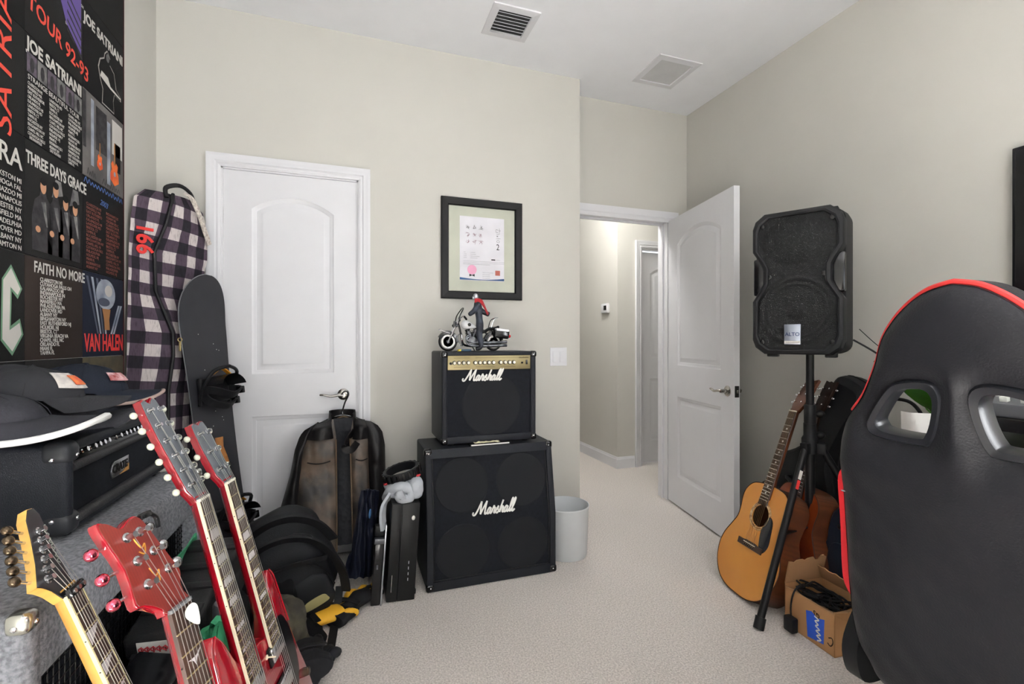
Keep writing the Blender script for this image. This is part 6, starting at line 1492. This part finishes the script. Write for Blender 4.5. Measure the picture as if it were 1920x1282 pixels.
strip('shoulder_yoke', M_jk, lambda z: ip(cR, z)+.012, I(bR), None, -.115, .056, .020, 8, 12, 10)
def wob(x, z, a=.006): return a*noise.noise(Vector((x*11, z*8, 2.0)))
col_ = []
for i in range(17):
    a = R(-35+250*i/16); r_ = .066
    col_.append([(r_*math.cos(a)*(1.0+.12*(1-v)), .002+r_*.72*math.sin(a)*(1+.2*(1-v)), -.070+.100*v-(.03*(1-v) if 0 else 0)-.028*max(0, -math.sin(a))) for v in (0, .35, .7, 1.0)])
b = B(); b.loft(col_, cap=False, closed=False); bmesh.ops.solidify(b.bm, geom=b.bm.faces[:], thickness=.006); b.build('collar', M_jk, jk, smooth=60)
B().ribbon(catmull([(.058, -.040, -.075), (.030, -.066, -.105), (.012, -.078, -.150), (.045, -.075, -.165), (.075, -.066, -.13)], 6), (.3, 0, 1), .036, .007).build('collar_flap', M_jk, jk)
lb = B().box(-.026, .026, -.006, -.004, -.075, -.045, .001, M=T(.004, .030, 0)).build('maker_label', mat('navy_label', (22, 30, 66), .7), jk)
lettering('label_lettering', 'GAP', .024, M_whiteprint, lb, T(.004, .0235, -.069) @ FX, .0003, 'CENTER', sx=.6)
B().tube(catmull([(.004-.03, .02, -.015), (.004, .014, -.005), (.004+.03, .02, -.015)], 5), .004, 6).build('collar_loop', mat('tan_piping', (92, 74, 54), .6), jk)
for tb_ in (cL, cR):
    B().tube([(ip(tb_, z), -.062+front(z), z) for z in [-.11-.53*k/16 for k in range(17)]], .0035, 6).build('zip_edge', mat('tan_piping', (92, 74, 54), .6), jk)
for x0, x1 in ((-.165, -.055), (.065, .125)):
    B().tube([(x0+(x1-x0)*i/8, -.076, -.215-.010*math.sin(PI*i/8)) for i in range(9)], .003, 6).build('pocket_welt', M_jk, jk)

# ------------------------------------------------------------------ backpack slumped in front of the jacket
M_pack = mat('backpack_nylon', (20, 21, 25), .65, bump=.4, bscale=200, var=.15, spec=.3)
bp = thing('backpack', 'black backpack with olive pocket patch slumped on the floor by the closet', 'backpack', M=T(-.17, 2.27, .02) @ RZ(10) @ RY(-24) @ RX(10))
def puff(w_, d, h, m, name, M=None, e=2.6, amp=.05, seed=0, parent=None, nz=18, ns=32):
    rings = []
    for i in range(nz+1):
        t = i/nz; z = h*t; k = (1-abs(2*t-1)**3.2)**(1/2.4); k = max(k, .03)
        ring = []
        for j in range(ns):
            a = 2*PI*j/ns; c, s = math.cos(a), math.sin(a)
            rr = (abs(c)**e+abs(s)**e)**(-1/e)*k
            f = 1+amp*noise.noise(Vector((c*1.8+seed, s*1.8, t*3.5)))+amp*.5*noise.noise(Vector((c*5+seed, s*5, t*9)))
            ring.append((w_/2*rr*c*f, d/2*rr*s*f, z))
        rings.append(ring)
    return B().loft(rings, M=M).build(name, m, parent, smooth=75)
puff(.37, .20, .47, M_pack, 'main_compartment', None, 3.0, .06, 1, bp)
puff(.32, .14, .37, M_pack, 'front_compartment', T(-.01, -.10, .03), 3.0, .07, 2, bp)
pc_ = puff(.20, .07, .20, M_pack, 'front_pocket', T(.02, -.155, .03), 3.0, .06, 3, bp)
B().prism([(p.x, p.y) for p in catmull([(-.045, -.018, 0), (.04, -.018, 0), (.045, .0, 0), (.030, .020, 0), (-.03, .020, 0), (-.048, .005, 0)], 4, True)], 0, .003, .001, M=T(.045, -.193, .115) @ RY(4) @ FX).build('olive_patch', mat('olive_patch', (150, 142, 96), .8), pc_)
B().box(-.035, .035, -.176, -.170, .255, .262, .001, M=T(-.03, .0, -.01)).box(-.03, -.024, -.178, -.172, .215, .255, .001, M=T(-.03, .0, -.01)).build('reflector_logo', mat('reflective_grey', (130, 132, 138), .4), bp)
def band(pts, cen, w_, name, th=.013):
    pp = [Vector((p.x*.86, p.y-.015, .2+(p.z-.2)*.88)) for p in catmull(pts, 6)]; B().ribbon(pp, [Vector((p.x-cen[0], -.15, p.z-cen[1])) for p in pp], w_, th).build(name, M_nylon, bp, smooth=50)
band([(-.155, -.10, .33), (-.12, -.13, .43), (-.03, -.155, .475), (.07, -.16, .455), (.15, -.155, .385), (.195, -.15, .28), (.205, -.15, .15), (.18, -.15, .04)], (0, .2), .036, 'shoulder_strap', .010)
band([(-.15, -.06, .40), (-.08, -.09, .50), (.03, -.115, .535), (.13, -.115, .50), (.205, -.11, .41), (.235, -.10, .29)], (0, .2), .038, 'shoulder_strap', .010)
B().ribbon(catmull([(-.155, -.05, .46), (-.165, -.10, .40), (-.150, -.14, .31), (-.155, -.15, .23)], 5), (1, .2, 0), .04, .010).build('compression_strap', M_nylon, bp)
B().ribbon(catmull([(-.06, -.18, .34), (.02, -.19, .325), (.10, -.185, .29), (.15, -.16, .25)], 5), (0, -.2, 1), .022, .005).build('compression_strap', M_nylon, bp)
B().tube(catmull([(-.13, -.16, .30), (-.04, -.185, .335), (.06, -.185, .30), (.12, -.17, .22), (.13, -.16, .12)], 6), .0035, 6).build('zip', M_blackplastic, bp)
for z, x in ((.30, -.145), (.22, -.15), (.15, -.15)): B().tube(catmull([(x, -.05, z), (x-.018, -.09, z-.015), (x, -.12, z-.03)], 4), .004, 6).build('cord', mat('grey_cord', (90, 92, 96), .6), bp)
# hanging navy sleeve beside the backpack
ns_ = thing('navy_garment', 'dark navy garment hanging in front of the jacket beside the backpack', 'garment', M=T(.055, 2.385, .06) @ RY(5))
def ngf(u, v):
    x = (u-.5)*(.075+.06*(1-v)); return (x+.008*noise.noise(Vector((u*4, v*5, 2))), -.030*math.cos((u-.5)*3.0)+.016*noise.noise(Vector((u*7, v*5, 4)))+.010*math.sin(u*19+v*4)-.03*(1-v), .40*v-.03*abs(u-.5))
B().grid(ngf, 24, 26, .012).build('body', mat('navy_shell', (24, 28, 42), .4, bump=.4, bscale=30), ns_, smooth=75)
B().ell((.012, -.045, .29), (.006, .004, .024), 10, 8).build('blue_tab', mat('blue_tab', (66, 110, 156), .5), ns_)
# ------------------------------------------------------------------ clothes on the floor
def heap(name, label, cat, M, dims, m, seed, amp=.30, part='cloth'):
    g_ = thing(name, label, cat, M=M)
    b = B(); nz, ns = 14, 36; rings = []
    for i in range(nz+1):
        t = i/nz; k = max(.02, math.cos(t*PI/2)**.55); ring = []
        for j in range(ns):
            a = 2*PI*j/ns; c, s = math.cos(a), math.sin(a)
            f = 1+amp*noise.noise(Vector((c*1.6+seed*3, s*1.6, t*2)))+amp*.5*noise.noise(Vector((c*4+seed, s*4, t*6)))+amp*.25*noise.noise(Vector((c*9+seed, s*9, t*12)))
            ring.append((dims[0]/2*k*c*f, dims[1]/2*k*s*f, dims[2]*math.sin(t*PI/2)*(1+amp*.5*noise.noise(Vector((c*2+seed, s*2, 9)))) if i < nz else dims[2]*(1+amp*.1)))
        rings.append(ring)
    b.loft(rings); b.build(part, m, g_, smooth=75); return g_
M_bcl = mat('black_fleece', (15, 15, 17), .9, bump=.6, bscale=90, spec=.15)
heap('black_jacket', 'crumpled black clothing heaped behind the double neck guitar', 'clothing', T(-.33, 2.19, 0) @ RZ(20), (.30, .42, .28), M_bcl, 2)
heap('black_fleece', 'soft black fleece folded under the backpack', 'clothing', T(-.235, 2.02, 0) @ RZ(-20), (.28, .22, .085), M_bcl, 5)
M_camo = mat('camouflage_cloth', (72, 68, 52), .9, rgb2=(44, 40, 34), vscale=16, bump=.4, bscale=120)
heap('camouflage_garment', 'camouflage cloth garment crumpled behind the guitar body', 'clothing', T(-.235, 1.90, 0) @ RZ(35), (.17, .24, .22), M_camo, 7)
# gloves with fingers
def glove(name, label, M, m, m2, cuffm, curl=.5, seed=1):
    g_ = thing(name, label, 'glove', M=M)
    b = B(); b.loft([[(x*wd/2*(1+.06*math.sin(3*y*30)), y, .012+z*th+.004*noise.noise(Vector((x*4+seed, y*30, z)))) for x, z in [(math.cos(2*PI*j/20), math.sin(2*PI*j/20)+1) for j in range(20)]] for y, wd, th in ((-.10, .085, .024), (-.07, .078, .022), (-.03, .085, .024), (.02, .100, .024), (.055, .098, .021), (.07, .085, .014))]); b.build('palm', m, g_, smooth=75)
    for k, (x, L_) in enumerate(((-.038, .070), (-.013, .085), (.012, .080), (.036, .062))):
        pts = [(x, .05, .030), (x*1.1, .05+L_*.4, .034), (x*1.15, .05+L_*.75, .028-.012*curl), (x*1.15, .05+L_, .020-.016*curl+.004)]
        B().tube(catmull(pts, 3), [.0155]*7+[.014, .013, .009], 10).build('finger', m if k % 2 else m2, g_, smooth=75)
    B().tube(catmull([(-.040, -.02, .03), (-.065, .01, .032), (-.072, .045, .026), (-.066, .07, .02)], 3), [.018]*6+[.016, .015, .013, .009], 10).build('thumb', m2, g_, smooth=75)
    B().loft([[(x*.052*(1+.05*math.sin(y*200)), y, .026+z*.026) for x, z in [(math.cos(2*PI*j/18), math.sin(2*PI*j/18)) for j in range(18)]] for y in (-.165, -.15, -.13, -.11, -.09)]).build('cuff', cuffm, g_, smooth=75)
    B().ribbon([(-.048, -.06, .056), (0, -.062, .062), (.048, -.06, .054)], (0, 1, 0), .022, .004).build('wrist_strap', M_nylon, g_)
    return g_
M_gv = mat('black_glove', (26, 26, 29), .7, bump=.5, bscale=120); M_gv2 = mat('dark_glove_grip', (38, 38, 43), .6, bump=.5, bscale=200)
glove('winter_glove', 'black winter glove lying palm down nearest the double neck guitar', T(-.140, 1.78, .050) @ RZ(10) @ RX(-16) @ S(1.2, 1.2, 1.2), M_gv, M_gv2, M_gv, .6, 2)
glove('winter_glove', 'black winter glove tucked below its pair on the carpet', T(-.125, 1.76, .0) @ RZ(-16) @ S(1.2, 1.2, 1.1), M_gv2, M_gv, M_gv, .8, 4)
M_oy = mat('yellow_trim', (214, 160, 34), .7); M_wg = mat('white_glove_panel', (206, 200, 190), .8)
glove('sports_glove', 'black yellow and white sports glove lying under the backpack', T(-.085, 2.085, .005) @ RZ(-62), M_oy, M_gv, M_wg, .5, 6)
glove('sports_glove', 'yellow and black sports glove closest to the jacket cuff', T(.040, 2.185, .0) @ RZ(-38), M_gv, M_oy, M_gv, .5, 8)
st1 = B().ribbon(catmull([(-.04, 2.19, .10), (-.050, 2.12, .035), (-.058, 2.05, .008), (-.065, 1.95, .004), (-.070, 1.87, .004)], 6), (1, .1, 0), .032, .004).build('webbing_strap', M_nylon)
tag(st1, 'black webbing strap trailing from the backpack over the carpet', 'strap')
rt = B().ell((-.075, 2.105, .105), (.016, .012, .012), 10, 8).build('red_tag', mat('red_toggle', (176, 24, 34), .5)); tag(rt, 'small red toggle below the backpack', 'toggle')
# ------------------------------------------------------------------ computer tower, slim console, towel and wheel beside the speaker cabinet
pcM = T(.152, 2.172, 0) @ RY(3.6)
pct = thing('computer_tower', 'slim black computer tower standing between jacket and speaker cabinet', 'computer', M=pcM)
B().box(0, .126, 0, .36, .004, .44, .005).build('case', mat('pc_black', (20, 20, 21), .3), pct)
B().box(.001, .046, -.006, .002, .006, .438, .003).box(.047, .125, -.006, .002, .006, .438, .003).build('front_panel', mat('pc_front', (24, 24, 25), .35), pct)
B().ell((.098, -.007, .375), (.008, .002, .011), 12, 8).build('power_logo', M_whiteprint, pct)
B().box(.018, .0205, -.0075, -.005, .05, .125).build('silver_strip', M_bright, pct)
for z in (.095, .12, .145, .17): B().box(.088, .091, -.0075, -.005, z, z+.012).build('status_light', mat('pale_light', (180, 184, 190), .4), pct)
B().box(.115, .130, -.004, .02, .03, .05, .003).build('foot', M_blackplastic, pct)
con = thing('games_console', 'thin black console with silver edge leaning on the computer tower', 'console', M=T(.104, 2.165, 0) @ RY(4.0))
B().box(-.018, .022, 0, .30, 0, .285, .005).build('case', M_blackgloss, con)
B().box(.0225, .030, -.006, .30, 0, .355, .002).build('silver_edge', mat('silver_trim', (186, 190, 196), .2, .8), con)
B().box(-.020, .024, -.004, .02, .270, .295, .003).build('top_bar', mat('grey_trim', (92, 94, 98), .3, .6), con)
B().box(-.004, .004, -.002, .001, .16, .18).build('slot', mat('slot_grey', (70, 72, 76), .4), con)
for sd in (-.018,): B().box(sd-.001, sd+.036, .01, .05, .30, .345, .004).build('side_plug', M_blackplastic, con)
tw = thing('towel', 'bunched pale grey towel on top of the computer tower', 'towel', M=T(.235, 2.26, .437))
M_tw = mat('terry_towel', (176, 180, 186), .97, bump=1.0, bscale=260, spec=.1)
def tf(k): return [( -.075+.03*k*0, 0, 0)]
B().tube(catmull([(-.07, .02, .0), (-.055, -.03, .045), (-.01, -.06, .065), (.03, -.055, .045), (.025, -.06, .012), (-.005, -.07, .012), (-.02, -.075, .028), (.0, -.08, .04)], 5), .026, 12, flat=.85).build('fold', M_tw, tw, smooth=75)
puff(.16, .14, .085, M_tw, 'bundle', T(.0, .01, -.002), 2.2, .12, 4, tw)
puff(.07, .11, .10, M_tw, 'fold', T(.055, -.03, -.001), 2.2, .10, 6, tw)
B().ribbon(catmull([(-.06, -.04, .03), (-.088, -.06, -.01), (-.095, -.075, -.06), (-.090, -.08, -.11)], 5), (.4, .9, 0), .05, .012).build('hanging_corner', M_tw, tw, smooth=75)
wh = thing('strap_ring', 'black ribbed ring with red accents lying on the grey towel', 'headset', M=T(.232, 2.265, .552) @ RY(-14) @ RX(12))
rgp = [(.082*math.cos(2*PI*i/40), .055*math.sin(2*PI*i/40), 0) for i in range(40)]
B().loft([[(p[0]*(k), p[1]*(k), z) for k, z in ((1.0, -.022), (1.06, -.012), (1.06, .012), (1.0, .022), (.86, .020), (.86, -.020))] for p in rgp], cap=False, loop=True).build('ring', M_blackplastic, wh, smooth=40)
for i in range(20):
    a = 2*PI*i/20; B().box(-.004, .004, -.006, .006, -.020, .020, .002, M=T(.087*math.cos(a), .059*math.sin(a), 0) @ Matrix.Rotation(a, 4, 'Z')).build('rib', M_blackgloss, wh)
for a in (200, 320): B().ell((.086*math.cos(R(a)), .060*math.sin(R(a)), -.022), (.012, .008, .006), 10, 6).build('red_pad', MATS['red_toggle'], wh)
